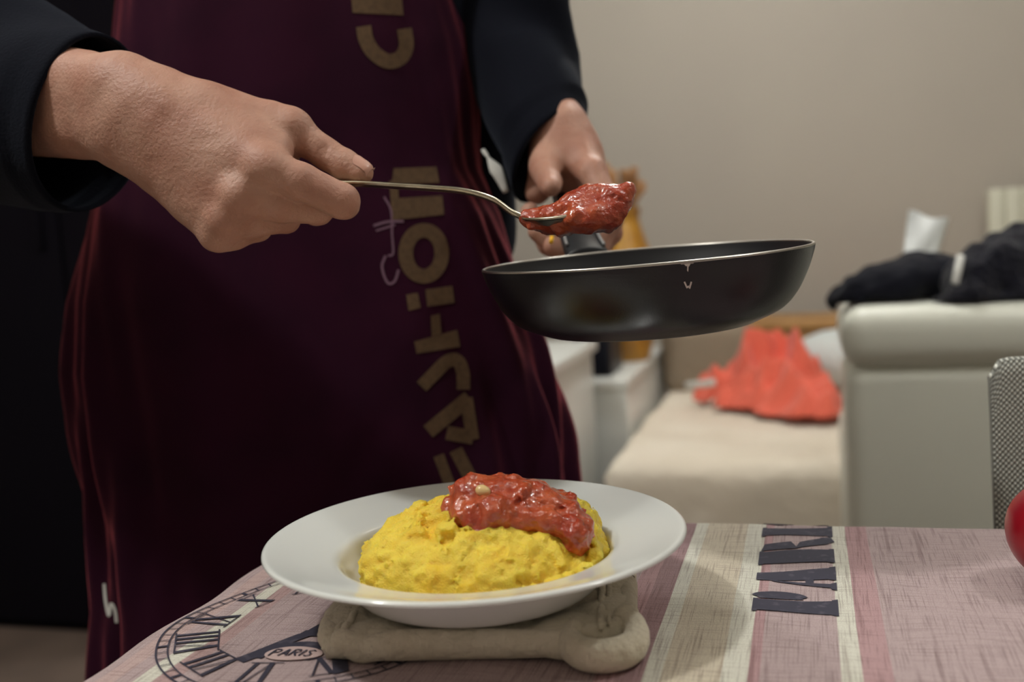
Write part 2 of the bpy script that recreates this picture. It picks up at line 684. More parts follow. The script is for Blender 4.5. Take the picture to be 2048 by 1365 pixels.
for h, s in NUM.items():
    a = math.pi / 2 - 2 * math.pi * h / 12
    rd = np.array([math.cos(a), math.sin(a)])          # up of the numeral points outwards
    rt = np.array([rd[1], -rd[0]])
    c = np.array(CC) + rd * .0640
    W = sum(GW[g] for g in s)
    x = -W / 2
    pr = []
    G = lambda u, v: c + rt * u + rd * v
    H = .0115
    for g in s:
        w = GW[g]
        if g == 'I':
            pr.append(stroke2d([G(x + w / 2, -H), G(x + w / 2, H)], .0025))
        elif g == 'V':
            pr.append(stroke2d([G(x + .001, H), G(x + w / 2, -H)], .0029))
            pr.append(stroke2d([G(x + w - .001, H), G(x + w / 2, -H)], .0010))
        else:
            pr.append(stroke2d([G(x + .001, H), G(x + w - .001, -H)], .0029))
            pr.append(stroke2d([G(x + w - .001, H), G(x + .001, -H)], .0010))
        x += w
    for v in (-H, H):
        pr.append(stroke2d([G(-W / 2 - .001, v), G(W / 2 + .001, v)], .0009))
    cloth_print('numeral', pr, m_ink)

# Eiffel-like tower with an oval reading PARIS under its arch
TXc, TYb = -.2655, .4660
T = lambda u, v: (TXc + u, TYb + v)
pr = [poly2d([T(-.036, .004), T(-.028, .000), T(-.006, .034), T(-.014, .036)]), poly2d([T(.036, -.006), T(.030, -.012), T(.006, .034), T(.014, .036)]),
      poly2d([T(-.014, .034), T(.014, .034), T(.012, .041), T(-.012, .041)]), poly2d([T(-.011, .041), T(-.004, .041), T(-.0015, .085), T(-.006, .062)]),
      poly2d([T(.011, .041), T(.004, .041), T(.0015, .085), T(.006, .062)]), poly2d([T(-.008, .060), T(.008, .060), T(.007, .064), T(-.007, .064)]),
      poly2d([T(-.003, .085), T(.003, .085), T(.0006, .125), T(-.0006, .125)])]
pr.append(stroke2d([T(.024 * math.cos(a), .004 + .019 * math.sin(a)) for a in np.linspace(.25, math.pi - .1, 20)], .0075))
cloth_print('tower_print', pr, m_ink, 'dark printed iron tower with an arched base')
m_oval = mat('oval_print', lin(196, 172, 168), .85)
oc = (-.2695, .4766)
Vo = [cloth_pt(oc[0], oc[1], PR * 1.6)] + [cloth_pt(oc[0] + .0168 * math.cos(a), oc[1] + .0085 * math.sin(a), PR * 1.6) for a in np.linspace(0, 2 * math.pi, 41)[:-1]]
obj('oval_label', Vo, [(0, 1 + k, 1 + (k + 1) % 40) for k in range(40)], m_oval, cloth)
pr = []
ox = oc[0] - .0125
LH = .0038
L2 = lambda u, v: (ox + u + v * .18, oc[1] + v)
for k, strokes in enumerate(([[(0, -1), (0, 1)], [(0, 1), (.5, .95), (.62, .5), (.5, .1), (0, .05)]], [[(0, -1), (.38, 1)], [(.38, 1), (.75, -1)], [(.15, -.3), (.6, -.3)]],
                             [[(0, -1), (0, 1)], [(0, 1), (.5, .95), (.6, .5), (.5, .1), (0, .05)], [(.2, .05), (.68, -1)]], [[(0, -1), (0, 1)]],
                             [[(.6, .75), (.35, 1), (.05, .7), (.2, .2), (.5, -.2), (.55, -.7), (.3, -1), (0, -.75)]])):
    bx = (0, .0056, .0118, .0180, .0202)[k]
    for q in strokes:
        pr.append(stroke2d([L2(bx + p[0] * .0062, p[1] * LH) for p in q], .0011))
cloth_print('oval_lettering', pr, m_ink, 'small printed word PARIS in an oval', off=PR * 2.4)
# flourish at the near left edge of the print
pr = [stroke2d([(-.372 + .018 * math.cos(a), .405 + .018 * math.sin(a)) for a in np.linspace(0, 2 * math.pi, 30)[:-1]], .0011, closed=True)]
cloth_print('flourish_print', pr, m_ink)

# ================================================================== pot holder
m_quilt = mat('cream_quilted_cotton', lin(222, 214, 193), .9, bump=(170, .0030), vary=(40, lin(208, 199, 176), .4, .65), Sheen_Weight=.2)
PHc = np.array([-.187, .566])
ph_ang = .18
ph = tag(empty('pot_holder', (PHc[0], PHc[1], TABLE_Z)), 'cream quilted square pot holder under the plate of polenta', 'pot holder')
ca, sa = math.cos(ph_ang), math.sin(ph_ang)
PW, PD = .084, .088


def php(u, v, z):
    return (PHc[0] + ca * u - sa * v, PHc[1] + sa * u + ca * v, z)


n = 64
V, Fc = [], []
for s in (0, 1):
    for i in range(n + 1):
        for j in range(n + 1):
            u, v = (2 * i / n - 1), (2 * j / n - 1)
            k = 1 - .06 * (u * u * v * v)
            uu, vv = u * PW * k, v * PD * k
            edge = max(abs(u), abs(v))
            q1, q2 = (uu + vv) / .050, (uu - vv) / .050
            puff = abs(math.sin(math.pi * q1)) ** .6 * abs(math.sin(math.pi * q2)) ** .6
            z = TABLE_Z + .0015 + (.0125 + .0035 * puff if s else 0)
            z = z if edge < .97 else TABLE_Z + .0075
            V.append(php(uu, vv, z))
for s in (0, 1):
    o = s * (n + 1) ** 2
    for i in range(n):
        for j in range(n):
            q = (o + i * (n + 1) + j, o + (i + 1) * (n + 1) + j, o + (i + 1) * (n + 1) + j + 1, o + i * (n + 1) + j + 1)
            Fc.append(q if s else q[::-1])
obj('quilted_pad', V, Fc, m_quilt, ph)
# padded binding round the edge
bp_ = []
for k in range(97):
    a = 2 * math.pi * k / 96
    cu, su = math.cos(a), math.sin(a)
    bp_.append(php(PW * .965 * abs(cu) ** .28 * (1 if cu > 0 else -1), PD * .965 * abs(su) ** .28 * (1 if su > 0 else -1), TABLE_Z + .0092 + .0009 * math.sin(k * .9)))
obj('binding', *tube(bp_, [.0078 + .0006 * math.sin(k * 1.7) for k in range(97)], 14, cap=False, ref=(0, 0, 1), flat=[.0060 + .0006 * math.sin(k * 2.3) for k in range(97)]), m_quilt, ph)
# stitched seam beside the binding
for sg, nm in ((-1, 'seam'), (1, 'seam')):
    pts = [php(sg * PW * .80, PD * (-.9 + 1.8 * t), TABLE_Z + .0158 + .0009 * math.sin(t * 60)) for t in np.linspace(0, 1, 50)]
    obj(nm, *tube(pts, .0021, 8), m_quilt, ph)
    pts = [php(sg * PW * .85, PD * (-.9 + 1.8 * t), TABLE_Z + .0150 + .0006 * math.sin(t * 50)) for t in np.linspace(0, 1, 50)]
    obj(nm, *tube(pts, .0016, 8), m_quilt, ph)
# hanging loop at the front right corner
lp = [php(PW + q[0], -PD + q[1], TABLE_Z + q[2]) for q in ((-.030, .010, .011), (-.032, .000, .010), (-.027, -.0085, .009), (-.017, -.012, .0085), (-.006, -.009, .009), (.000, .000, .010), (.000, .012, .012), (-.006, .022, .015))]
obj('hanging_loop', *tube(catmull(lp, 6), .0086, 14, ref=(0, 0, 1), flat=.0070), m_quilt, ph)
pts = [php(PW - .017 + .0005 * k, -PD + .001 + .003 * k, TABLE_Z + .0175 - .0006 * abs(k - 1)) for k in range(5)]
obj('bar_tack', *tube(pts, [.0012, .002, .002, .002, .0012], 8), m_quilt, ph)

# ================================================================== soup plate
m_china = mat('white_glazed_china', lin(226, 229, 226), .12, IOR=1.5, Coat_Weight=.3, Coat_Roughness=.04)
PC = np.array([-.1863, .5447])
PZ = TABLE_Z + .0155
prof = [(0, .0055), (.045, .0055), (.058, .006), (.066, .009), (.0735, .0165), (.0765, .0235), (.080, .0268), (.087, .0285), (.1, .0315), (.112, .0350), (.1165, .0362), (.1182, .0358), (.1188, .0348),
        (.1178, .0335), (.108, .0303), (.092, .0262), (.083, .0235), (.0785, .0185), (.072, .0085), (.066, .0035), (.056, .0022), (.052, .0), (.048, .0), (.047, .0022), (0, .0022)]
pf = [tuple(p) for p in catmull([np.array(q) for q in prof], 4)]
pf[0], pf[-1] = (1e-5, prof[0][1]), (1e-5, prof[-1][1])
plate = obj('soup_plate', *lathe(pf, 160, (PC[0], PC[1], PZ)), m_china)
tag(plate, 'white china soup plate holding polenta, set on the pot holder', 'plate')

# ================================================================== polenta
m_pol = mat('yellow_polenta', lin(253, 220, 80), .34, vary=(45, lin(249, 200, 42), .45, .75), bump=(1100, .0010),
            Subsurface_Weight=.5, Subsurface_Radius=(.006, .004, .0008), Subsurface_Scale=1.0)
lo = np.array([PC[0] - .085, PC[1] - .07, PZ])
fl = Field(lo, (PC[0] + .095, PC[1] + .08, PZ + .085), .00125)
r_ = np.array([CM[0][0], CM[0][1], 0])
r_ /= np.linalg.norm(r_)
a_ = np.array([-r_[1], r_[0], 0])
up_ = np.array([0, 0, 1.0])


def PP(u, v, w):
    return np.array([PC[0], PC[1], PZ]) + r_ * u + a_ * v + up_ * w


AX = [r_, a_, up_]
for u, v, w, ru, rv, rw in ((.004, 0, .012, .066, .056, .034), (.010, .002, .030, .046, .038, .022), (-.034, -.006, .022, .030, .036, .020), (.046, -.002, .022, .026, .032, .022), (.012, -.030, .016, .046, .026, .022),
                            (-.018, .014, .032, .034, .028, .013), (.052, .012, .03, .018, .02, .018)):
    fl.ellipsoid(PP(u, v, w), (ru, rv, rw), k=.012, A=AX)
rg = np.random.RandomState(11)
for _ in range(150):
    a, e = rg.rand() * 2 * math.pi, rg.rand() * 1.35
    p = PP(.006 + .066 * math.cos(a) * math.cos(e), .054 * math.sin(a) * math.cos(e), .012 + .040 * math.sin(e))
    s = .002 + .0045 * rg.rand()
    fl.ellipsoid(p, (s * (1 + .5 * rg.rand()), s, s * .9), k=.003, A=AX)
for _ in range(26):
    a, e = rg.rand() * 2 * math.pi, rg.rand() * 1.2
    p = PP(.006 + .070 * math.cos(a) * math.cos(e), .058 * math.sin(a) * math.cos(e), .012 + .042 * math.sin(e))
    s = .003 + .005 * rg.rand()
    fl.ellipsoid(p, (s * .8, s * .8, s * .6), k=.003, A=AX, carve=True)
for q_ in ((1105, 1172, .531), (1132, 1158, .536), (1172, 1138, .546), (1192, 1112, .556), (1120, 1166, .534), (1065, 1182, .528)):
    fl.ellipsoid(at(*q_), (.005, .004, .004), k=.002)
fl.noise(.0040, 150, 4)
fl.noise(.0020, 420, 3)
gx_, gy_, gz_ = np.meshgrid(*fl.ax, indexing='ij')
rr_ = np.hypot(gx_ - PC[0], gy_ - PC[1])
zin = PZ + np.interp(rr_, [0, .058, .066, .0735, .0765, .080, .1], [.0057, .0062, .0092, .0167, .0237, .027, .0317])
fl.f = np.maximum(fl.f, zin - gz_)
V, Q = fl.mesh(1)
pol = obj('polenta', V, Q, m_pol)
tag(pol, 'crumbly mound of yellow polenta on the white plate', 'polenta')

# ================================================================== sauce
m_sauce = mat('tomato_sauce', lin(192, 92, 54), .15, vary=(60, lin(166, 62, 38), .4, .62), bump=(380, .0012), Subsurface_Weight=.3, Subsurface_Radius=(.006, .0015, .0008),
              Subsurface_Scale=1.0, Coat_Weight=.6, Coat_Roughness=.06)
m_garlic = mat('pale_garlic', lin(225, 196, 140), .25, Subsurface_Weight=.3, Subsurface_Radius=(.004, .003, .001), Subsurface_Scale=1.0)
D0 = .580
fs = Field(at(1030, 1080, D0) - np.array([.085, .07, .055]), at(1030, 1080, D0) + np.array([.085, .075, .075]), .00115)
for px, py, d, r in ((935, 1000, .575, 10), (960, 992, .58, 12), (990, 995, .58, 13), (925, 1025, .568, 8), (960, 1035, .565, 11), (1000, 1035, .565, 11), (1030, 1005, .578, 13), (1070, 1012, .578, 13), (1050, 1030, .57, 10),
                     (1105, 1025, .578, 11), (1135, 1040, .575, 10), (1155, 1055, .568, 9), (1150, 1080, .56, 8), (1140, 1058, .56, 8), (1090, 1040, .565, 9), (975, 1052, .558, 6), (985, 1020, .56, 8), (1060, 1040, .562, 6), (1152, 1092, .556, 5.5), (1010, 1000, .59, 14), (1060, 1005, .595, 13), (1110, 1020, .592, 12)):
    fs.ellipsoid(at(px, py, d), (r * .001,) * 3, k=.006)
rg = np.random.RandomState(5)
for _ in range(46):
    t = rg.rand()
    px, py = 925 + 225 * t + 14 * rg.randn(), 1003 + 40 * t * t + 16 * rg.randn()
    s = .0035 + .003 * rg.rand()
    fs.ellipsoid(at(px, py, .567 + .02 * rg.rand()), (s, s, s), k=.0025)
fs.noise(.0042, 150, 3)
V, Q = fs.mesh(1)
sauce = obj('tomato_sauce', V, Q, m_sauce)
tag(sauce, 'chunky red tomato sauce heaped on top of the yellow polenta', 'sauce')
fg = Field(at(966, 980, .567) - .012, at(966, 980, .567) + .012, .0008)
fg.ellipsoid(at(963, 981, .567), (.0035, .0035, .0032))
fg.ellipsoid(at(971, 984, .566), (.003, .003, .0028), k=.001)
V, Q = fg.mesh(2)
obj('garlic_piece', V, Q, m_garlic, sauce)

# ================================================================== spoon
m_steel = mat('worn_steel', lin(190, 182, 160), .28, Metallic=1.0, vary=(60, lin(160, 150, 128), .4, .7))
SD = .652
sp_ = tag(empty('serving_spoon', at(900, 380, SD)), 'long steel spoon in the right hand, loaded with red sauce', 'spoon')
hp = [(575, 366, .668), (640, 368, .662), (720, 368, .657), (790, 372, .654), (870, 377, .652), (930, 383, .651), (985, 399, .650), (1022, 424, .650), (1048, 436, .650)]
hp3 = catmull([at(*q) for q in hp], 6)
nrm = CM[1]
wd = np.interp(np.linspace(0, 1, len(hp3)), [0, .3, .6, .8, .93, 1], [.0085, .0070, .0052, .0040, .0036, .0050])
obj('handle', *tube(hp3, [.0019] * len(hp3), 14, flat=list(wd), ref=nrm), m_steel, sp_)
# bowl: an egg-shaped dish; axis runs right, slightly up, turned a little towards the viewer
B0, B1 = at(1040, 433, .650), at(1262, 398, .640)
bx = B1 - B0
BL = np.linalg.norm(bx)
bx /= BL
bn = CM[1] * 1.0 - CM[2] * .30        # bowl normal, tipped towards the viewer
bn = bn - bx * (bn @ bx)
bn /= np.linalg.norm(bn)
bw = np.cross(bn, bx)
nu, nvv = 40, 24


def bowl_pt(t, s, k=1.0, dz=0.0):
    hw = .0225 * (math.sin(math.pi * min(1, t * 1.0)) ** .62) * (1.08 - .28 * t) if 0 < t < 1 else 0
    dep = .0115 * (math.sin(math.pi * t) ** .75 if 0 < t < 1 else 0)
    return B0 + bx * BL * t + bw * hw * s * k - bn * (dep * (1 - s * s) + dz)


V, Fc = [], []
for sd in (0, 1):
    for i in range(nu + 1):
        for j in range(nvv + 1):
            V.append(bowl_pt(i / nu, 2 * j / nvv - 1, 1.0 + .03 * sd, .0012 * sd))
for sd in (0, 1):
    o = sd * (nu + 1) * (nvv + 1)
    for i in range(nu):
        for j in range(nvv):
            q = (o + i * (nvv + 1) + j, o + (i + 1) * (nvv + 1) + j, o + (i + 1) * (nvv + 1) + j + 1, o + i * (nvv + 1) + j + 1)
            Fc.append(q if sd else q[::-1])
o2 = (nu + 1) * (nvv + 1)
for j in (0, nvv):
    for i in range(nu):
        Fc.append((i * (nvv + 1) + j, (i + 1) * (nvv + 1) + j, o2 + (i + 1) * (nvv + 1) + j, o2 + i * (nvv + 1) + j))
obj('bowl', V, Fc, m_steel, sp_)
# sauce in the spoon
c0 = (B0 + B1) / 2
f2 = Field(c0 - .058, c0 + .058, .0010)
rg = np.random.RandomState(9)
for t, s, h, r in ((.04, 0, .001, 4), (.12, 0, .002, 6), (.22, -.1, .003, 7.5), (.32, 0, .004, 9), (.44, .05, .007, 11), (.55, .1, .009, 12), (.66, .1, .009, 12), (.77, .05, .008, 10.5), (.87, 0, .007, 8.5), (.95, 0, .006, 6), (1.01, 0, .006, 3.6),
                   (.5, -.6, .001, 8), (.62, -.6, .001, 8), (.75, -.55, .001, 8), (.86, -.4, .002, 6.5), (.36, -.5, .000, 6), (.60, .4, .010, 9), (.72, .4, .010, 8), (.50, .5, .007, 8), (.68, -.85, -.004, 7), (.78, -.7, -.005, 6.5), (.60, -.9, -.004, 5.5), (.50, -.95, -.0015, 4.5), (.88, -.7, -.001, 5)):
    f2.ellipsoid(bowl_pt(min(t, .999), s) + bx * BL * max(0, t - .999) + bn * h, (r * .001,) * 3, k=.006)
for _ in range(40):
    t, s = .08 + .88 * rg.rand(), rg.rand() * 1.6 - .8
    q = .003 + .0025 * rg.rand()
    hh = .014 * math.sin(math.pi * min(1, max(0, (t - .1) / .95)))
    f2.ellipsoid(bowl_pt(t, s * .8) + bn * (hh * (1 - .6 * s * s)), (q, q, q), k=.0025)
f2.noise(.0022, 190, 3)
V, Q = f2.mesh(2)
tag(obj('tomato_sauce', V, Q, m_sauce), 'glossy red tomato sauce piled on the held spoon', 'sauce')

# ================================================================== frying pan
m_pan = mat('black_nonstick', lin(13, 13, 19), .30, Specular_IOR_Level=.42, bump=(900, .0001))
m_pan_in = mat('dark_grey_coating', lin(22, 23, 27), .45)
m_rim = mat('bare_aluminium_edge', lin(190, 186, 178), .3, Metallic=1.0)
m_bake = mat('black_bakelite', lin(30, 33, 37), .42)
m_grey = mat('grey_moulding_edge', lin(140, 140, 140), .4)
PNc = at(1290, 512.5, .688)
ex = at(1624, 485, .700) - at(963, 541, .680)
ex = ex / np.linalg.norm(ex)
fw = CM[2] * 1.0
nz_ = np.cross(ex, fw)          # placeholder, replaced by the tilt that shows a thin ellipse
view = (PNc - CP) / np.linalg.norm(PNc - CP)
side = ex - view * (ex @ view)
side /= np.linalg.norm(side)
upv = np.cross(side, view)
tilt = math.radians(2.9)
nz_ = upv * math.cos(tilt) - view * math.sin(tilt)
nz_ /= np.linalg.norm(nz_)
ey = np.cross(nz_, side)
PAX = [side, ey, nz_]
R0 = .1090
pan = tag(empty('frying_pan', PNc - nz_ * .0485), 'black non-stick frying pan held up above the table', 'frying pan')
po = [(0, -.0485), (.040, -.0485), (.064, -.0480), (.074, -.0452), (.0880, -.0385), (.0972, -.0285), (.1040, -.0155), (.1078, -.005), (R0, -.0005)]
pi_ = [(R0 - .0022, -.0002), (.1052, -.006), (.1015, -.0155), (.0945, -.0275), (.0855, -.036), (.073, -.042), (.06, -.0445), (0, -.045)]
c1 = [tuple(p) for p in catmull([np.array(q) for q in po], 5)]
c1[0] = (1e-5, po[0][1])
c2 = [tuple(p) for p in catmull([np.array(q) for q in pi_], 5)]
c2[-1] = (1e-5, pi_[-1][1])
pbody = obj('pan_body', *lathe(c1, 144, PNc, PAX), m_pan, pan)
obj('cooking_surface', *lathe(c2, 144, PNc, PAX), m_pan_in, pan)
rimP = [PNc + side * (R0 - .0011) * math.cos(a) + ey * (R0 - .0011) * math.sin(a) for a in np.linspace(0, 2 * math.pi, 145)]
obj('rim', *tube(rimP, .0011, 10, cap=False, ref=nz_), m_rim, pan)
bv = bvh_of(pbody)
pc = [poly2d([(1352, 523), (1398, 519.5), (1386, 527), (1362, 529)]), poly2d([(1366, 526), (1382, 525), (1378, 533), (1371, 532)]), poly2d([(1374, 532), (1377, 532), (1376, 544), (1374, 541)])]
for q in pc:
    obj('chip', *project(bv, *q, .0003), m_rim, pan)
pc = [poly2d([(1367, 564), (1370, 563), (1374, 572), (1371, 573)]), poly2d([(1381, 563), (1384, 564), (1380, 578), (1377, 576)]), poly2d([(1371, 573), (1378, 571), (1377, 575), (1373, 577)])]
for q in pc:
    obj('scratch', *project(bv, *q, .0003), m_rim, pan)
# handle: bracket, broad flat grip, grey moulding lines
hA, hB, hC, hD = at(1177, 514, .801), at(1164, 488, .820), at(1148, 440, .858), at(1128, 372, .948)
hpts = catmull([hA, hB, hC, hD], 8)
hw_ = np.interp(np.linspace(0, 1, len(hpts)), [0, .2, .6, 1], [.0172, .0168, .0150, .0125])
wdir = CM[0]
obj('handle', *tube(hpts, list(hw_), 24, flat=[.0075] * len(hpts), ref=wdir), m_bake, pan)
for sg in (-1, 1):
    q = [p + wdir * sg * w * .86 - CM[2] * .004 + CM[1] * .0045 for p, w in list(zip(hpts, hw_))[4:]]
    obj('moulding_line', *tube(q, .0013, 8), m_grey, pan)
hv = hA - PNc
hv = hv - nz_ * (hv @ nz_)
hv /= np.linalg.norm(hv)
br = catmull([PNc + hv * (R0 - .002) - nz_ * .014, hA - nz_ * .004, hB], 4)
obj('bracket', *tube(br, [.012] * len(br), 12, flat=[.004] * len(br), ref=wdir), m_bake, pan)
m_yel = mat('yellow_tag', lin(250, 190, 30), .4)
tg = [at(1106, 462, .826), at(1104, 474, .823), at(1102, 486, .820)]
tg2 = [p for p in tg]
obj('yellow_mark', *tube(tg2[1:], [.0018, .0018], 8), m_yel, pan)

# ================================================================== the person
m_skin = mat('skin', lin(190, 146, 126), .55, vary=(30, lin(174, 124, 104), .38, .68), bump=(420, .0007), Subsurface_Weight=.18, Subsurface_Radius=(.008, .003, .0015), Subsurface_Scale=1.0)
m_nail = mat('fingernail', lin(206, 158, 140), .32)
m_sweat = mat('navy_sweatshirt', lin(10, 12, 22), .95, bump=(500, .0006), Sheen_Weight=.06, Specular_IOR_Level=.12, Sheen_Tint=(.5, .6, .8, 1))
m_apron = mat('burgundy_apron_cloth', lin(46, 13, 33), .92, bump=(900, .0004), vary=(14, lin(39, 10, 29), .4, .65), Sheen_Weight=.95, Sheen_Roughness=.30, Sheen_Tint=(1, .22, .26, 1), Specular_IOR_Level=.1)
m_tan = mat('tan_print', lin(96, 76, 56), .9, Specular_IOR_Level=.2, vary=(220, lin(84, 66, 49), .35, .7))
m_trous = mat('dark_trousers', lin(14, 14, 22), .95, Specular_IOR_Level=.1)
PERSON_D = .995
pbase = at(640, 700, PERSON_D + .03)
person = tag(empty('person', (pbase[0], pbase[1], 0)), 'person in a navy sweatshirt and burgundy apron spooning sauce from a pan', 'person')


class Hand:
    def __init__(self, lo, hi, h):
        self.palm = Field(lo, hi, h)
        self.fing = Field(lo, hi, h)


def build_hand(box_, h, palm, fingers, kp=.016, bumps=(), post=None):
    c = np.array([camc(*p) for p in box_])
    lo, hi = c.min(0), c.max(0)
    hd = Hand(lo, hi, h)
    for a, ra, b, rb in palm:
        hd.palm.capsule(camc(*a), camc(*b), ra * .001, rb * .001, kp)
    for ch in fingers:
        one = Field(lo, hi, h)
        for (a, ra), (b, rb) in zip(ch, ch[1:]):
            one.capsule(camc(*a), camc(*b), ra * .001, rb * .001, .003)
        a_, b_ = hd.fing.f, one.f
        k = .0016
        hh = np.clip(.5 + .5 * (a_ - b_) / k, 0, 1)
        hd.fing.f = a_ * (1 - hh) + b_ * hh - k * hh * (1 - hh)
    a_, b_ = hd.palm.f, hd.fing.f
    k = .0055
    hh = np.clip(.5 + .5 * (a_ - b_) / k, 0, 1)
    hd.palm.f = a_ * (1 - hh) + b_ * hh - k * hh * (1 - hh)
    for p, r, carve, kk in bumps:
        hd.palm.ellipsoid(camc(*p), np.array(r) * .001, k=kk * .001, carve=carve)
    hd.palm.noise(.0009, 75, 2)
    V, Q = hd.palm.mesh(3)
    return cam2world(V), Q


right_palm = [((30, 150, .735), 27, (250, 186, .672), 22.5), ((20, 235, .740), 26, (250, 264, .676), 20),
              ((250, 186, .672), 22.5, (330, 215, .662), 20), ((250, 264, .676), 20, (320, 290, .668), 18),
              ((300, 205, .664), 17, (530, 332, .638), 12.5), ((290, 238, .662), 18, (487, 394, .640), 13), ((282, 262, .667), 18, (456, 438, .645), 12.5), ((272, 285, .674), 17, (438, 465, .652), 11.5),
              ((345, 205, .674), 17, (560, 246, .668), 12), ((420, 225, .662), 15, (552, 300, .650), 10),
              ((390, 270, .688), 17, (560, 320, .678), 12), ((340, 330, .690), 17, (450, 425, .680), 13)]
right_fingers = [
    [((545, 246, .668), 12.5), ((578, 258, .668), 11.8), ((650, 306, .666), 9.9), ((690, 330, .664), 9.8), ((722, 345, .661), 8.2)],
    [((528, 333, .637), 13.0), ((600, 364, .636), 11.6), ((684, 402, .643), 11.0), ((688, 408, .668), 9.5), ((655, 405, .685), 8.5)],
    [((487, 396, .638), 12.8), ((560, 412, .644), 10.6), ((636, 420, .660), 9.4), ((632, 424, .682), 8.8), ((592, 415, .69), 8.3)],
    [((456, 440, .643), 12.2), ((510, 442, .651), 10.2), ((572, 437, .668), 9.2), ((570, 436, .685), 8.8), ((535, 425, .695), 8)],
    [((437, 466, .650), 11.3), ((472, 466, .655), 9.6), ((516, 456, .668), 8.6), ((520, 450, .690), 8.0), ((492, 440, .70), 7.5)]]
bumps = [((533, 338, .6315), (12, 11, 10), False, 8), ((481, 391, .6335), (11, 10, 10), False, 8), ((449, 441, .639), (9, 9, 9), False, 8), ((434, 468, .646), (8, 8, 8), False, 6),
         ((455, 318, .644), (13, 4, 9), False, 8), ((508, 374, .6205), (3, 4, 3), True, 6),
         ((588, 250, .663), (10, 9, 8.5), False, 8), ((652, 293, .6555), (1.5, 6, 2.4), True, 3), ((641, 289, .6555), (1.3, 5, 2.0), True, 2.5)]
Vr, Qr = build_hand([(5, 60, .60), (780, 540, .60), (5, 60, .79), (780, 540, .79)], .0014, right_palm, right_fingers, bumps=bumps)

left_palm = [((1078, 150, .965), 23, (1122, 268, .915), 24), ((1122, 268, .915), 24, (1150, 310, .905), 21), ((1150, 310, .905), 20, (1186, 345, .870), 11.5),
             ((1100, 305, .90), 17, (1088, 340, .875), 11.5), ((1150, 330, .910), 20, (1160, 400, .915), 15), ((1090, 340, .915), 15, (1075, 385, .91), 11),
             ((1150, 300, .915), 16, (1185, 375, .90), 12)]
left_fingers = [
    [((1090, 330, .882), 13), ((1092, 350, .858), 11), ((1100, 366, .838), 9.8), ((1103, 374, .825), 8.2)],
    [((1186, 346, .868), 12), ((1208, 395, .856), 11), ((1222, 440, .848), 10), ((1196, 492, .845), 9.2), ((1150, 512, .845), 8.5), ((1105, 492, .842), 8.2)],
    [((1188, 365, .885), 12), ((1210, 415, .876), 11), ((1222, 465, .872), 10), ((1185, 512, .868), 9.2), ((1130, 512, .865), 9), ((1075, 462, .862), 8.6)],
    [((1180, 380, .905), 12), ((1200, 430, .9), 10.5), ((1206, 480, .896), 9.5), ((1150, 520, .89), 9), ((1095, 490, .886), 8.6), ((1060, 425, .884), 8.4)],
    [((1170, 390, .925), 11), ((1190, 440, .922), 9.5), ((1190, 485, .918), 9), ((1140, 510, .912), 8), ((1085, 480, .908), 7.8)]]
Vl, Ql = build_hand([(1000, 100, .80), (1280, 560, .80), (1000, 100, .99), (1280, 560, .99), (990, 100, .99)], .0016, left_palm, left_fingers, kp=.014)

# the rest of the body, under the clothes
cx, cy = pbase[0], pbase[1]
rdir = np.array([math.cos(YAW), math.sin(YAW), 0])
fdir = np.array([math.sin(YAW), -math.cos(YAW), 0])       # towards the viewer
Bp = lambda u, v, z: np.array([cx, cy, 0]) + rdir * u + fdir * v + np.array([0, 0, z])
sh_r, sh_l = Bp(-.185, -.03, 1.40), Bp(.185, -.03, 1.40)
el_r, el_l = at(-330, 90, .84), at(1030, -200, 1.03)


def body_field(inf):
    fb = Field((cx - .62, cy - .48, -.01 if inf == 0 else .70), (cx + .5, cy + .40, 1.62), .014)
    fb.ellipsoid(Bp(0, -.02, 1.18), (.165 + inf, .085 + inf, .26), k=.05, A=[rdir, fdir, up_], mg=.06)
    fb.ellipsoid(Bp(0, -.03, .92), (.165 + inf, .095 + inf, .16), k=.06, A=[rdir, fdir, up_], mg=.06)
    fb.capsule(sh_r, sh_l, .055 + inf, .055 + inf, .05, .06)
    for s, e in ((sh_r, el_r), (sh_l, el_l)):
        fb.capsule(s, e, .052 + inf, .040 + inf, .05, .06)
    return fb


fb = body_field(0)
fb.capsule(Bp(0, -.03, 1.42), Bp(0, -.02, 1.54), .058, .055, .03, .05)
for sg in (-1, 1):
    fb.capsule(Bp(.085 * sg, -.03, .88), Bp(.095 * sg, -.01, .48), .085, .058, .03, .05)
    fb.capsule(Bp(.095 * sg, -.01, .48), Bp(.10 * sg, -.04, .08), .056, .036, .02, .05)
    fb.capsule(Bp(.10 * sg, -.05, .045), Bp(.115 * sg, .11, .03), .038, .03, .02, .05)
fb.capsule(el_r, at(40, 195, .735), .044, .034, .02, .05)
fb.capsule(el_l, at(1064, 150, .975), .036, .027, .02, .05)
Vb, Qb = fb.mesh(2)
V, Q = merge([(Vb, Qb), (Vr, Qr), (Vl, Ql)])
body = obj('body', V, Q, m_skin, person)
# nail on the thumb
nc = at(724, 333, .6585)
nx = at(742, 343, .659) - at(705, 322, .661)
nx /= np.linalg.norm(nx)
nn_ = CM[1] * .80 - CM[2] * .55 + CM[0] * .12
nn_ = nn_ - nx * (nn_ @ nx)
nn_ /= np.linalg.norm(nn_)
ny_ = np.cross(nn_, nx)
fbv = bvh_of(body)
V, Fc = [], []
for i in range(13):
    for j in range(11):
        u, v = (i / 12 * 2 - 1), (j / 10 * 2 - 1)
        w = math.sqrt(max(0, 1 - max(0, abs(u) - .45) ** 2 / .31)) if u < 0 else 1 - .12 * u * u
        p = nc + nx * u * .0068 + ny_ * v * .0056 * w
        hit = fbv.ray_cast(Vector(p + nn_ * .02), Vector(-nn_))
        q = np.array(hit[0]) if hit[0] is not None and hit[3] < .05 else p
        V.append(q + nn_ * (.0007 + .0003 * (u > .6)))
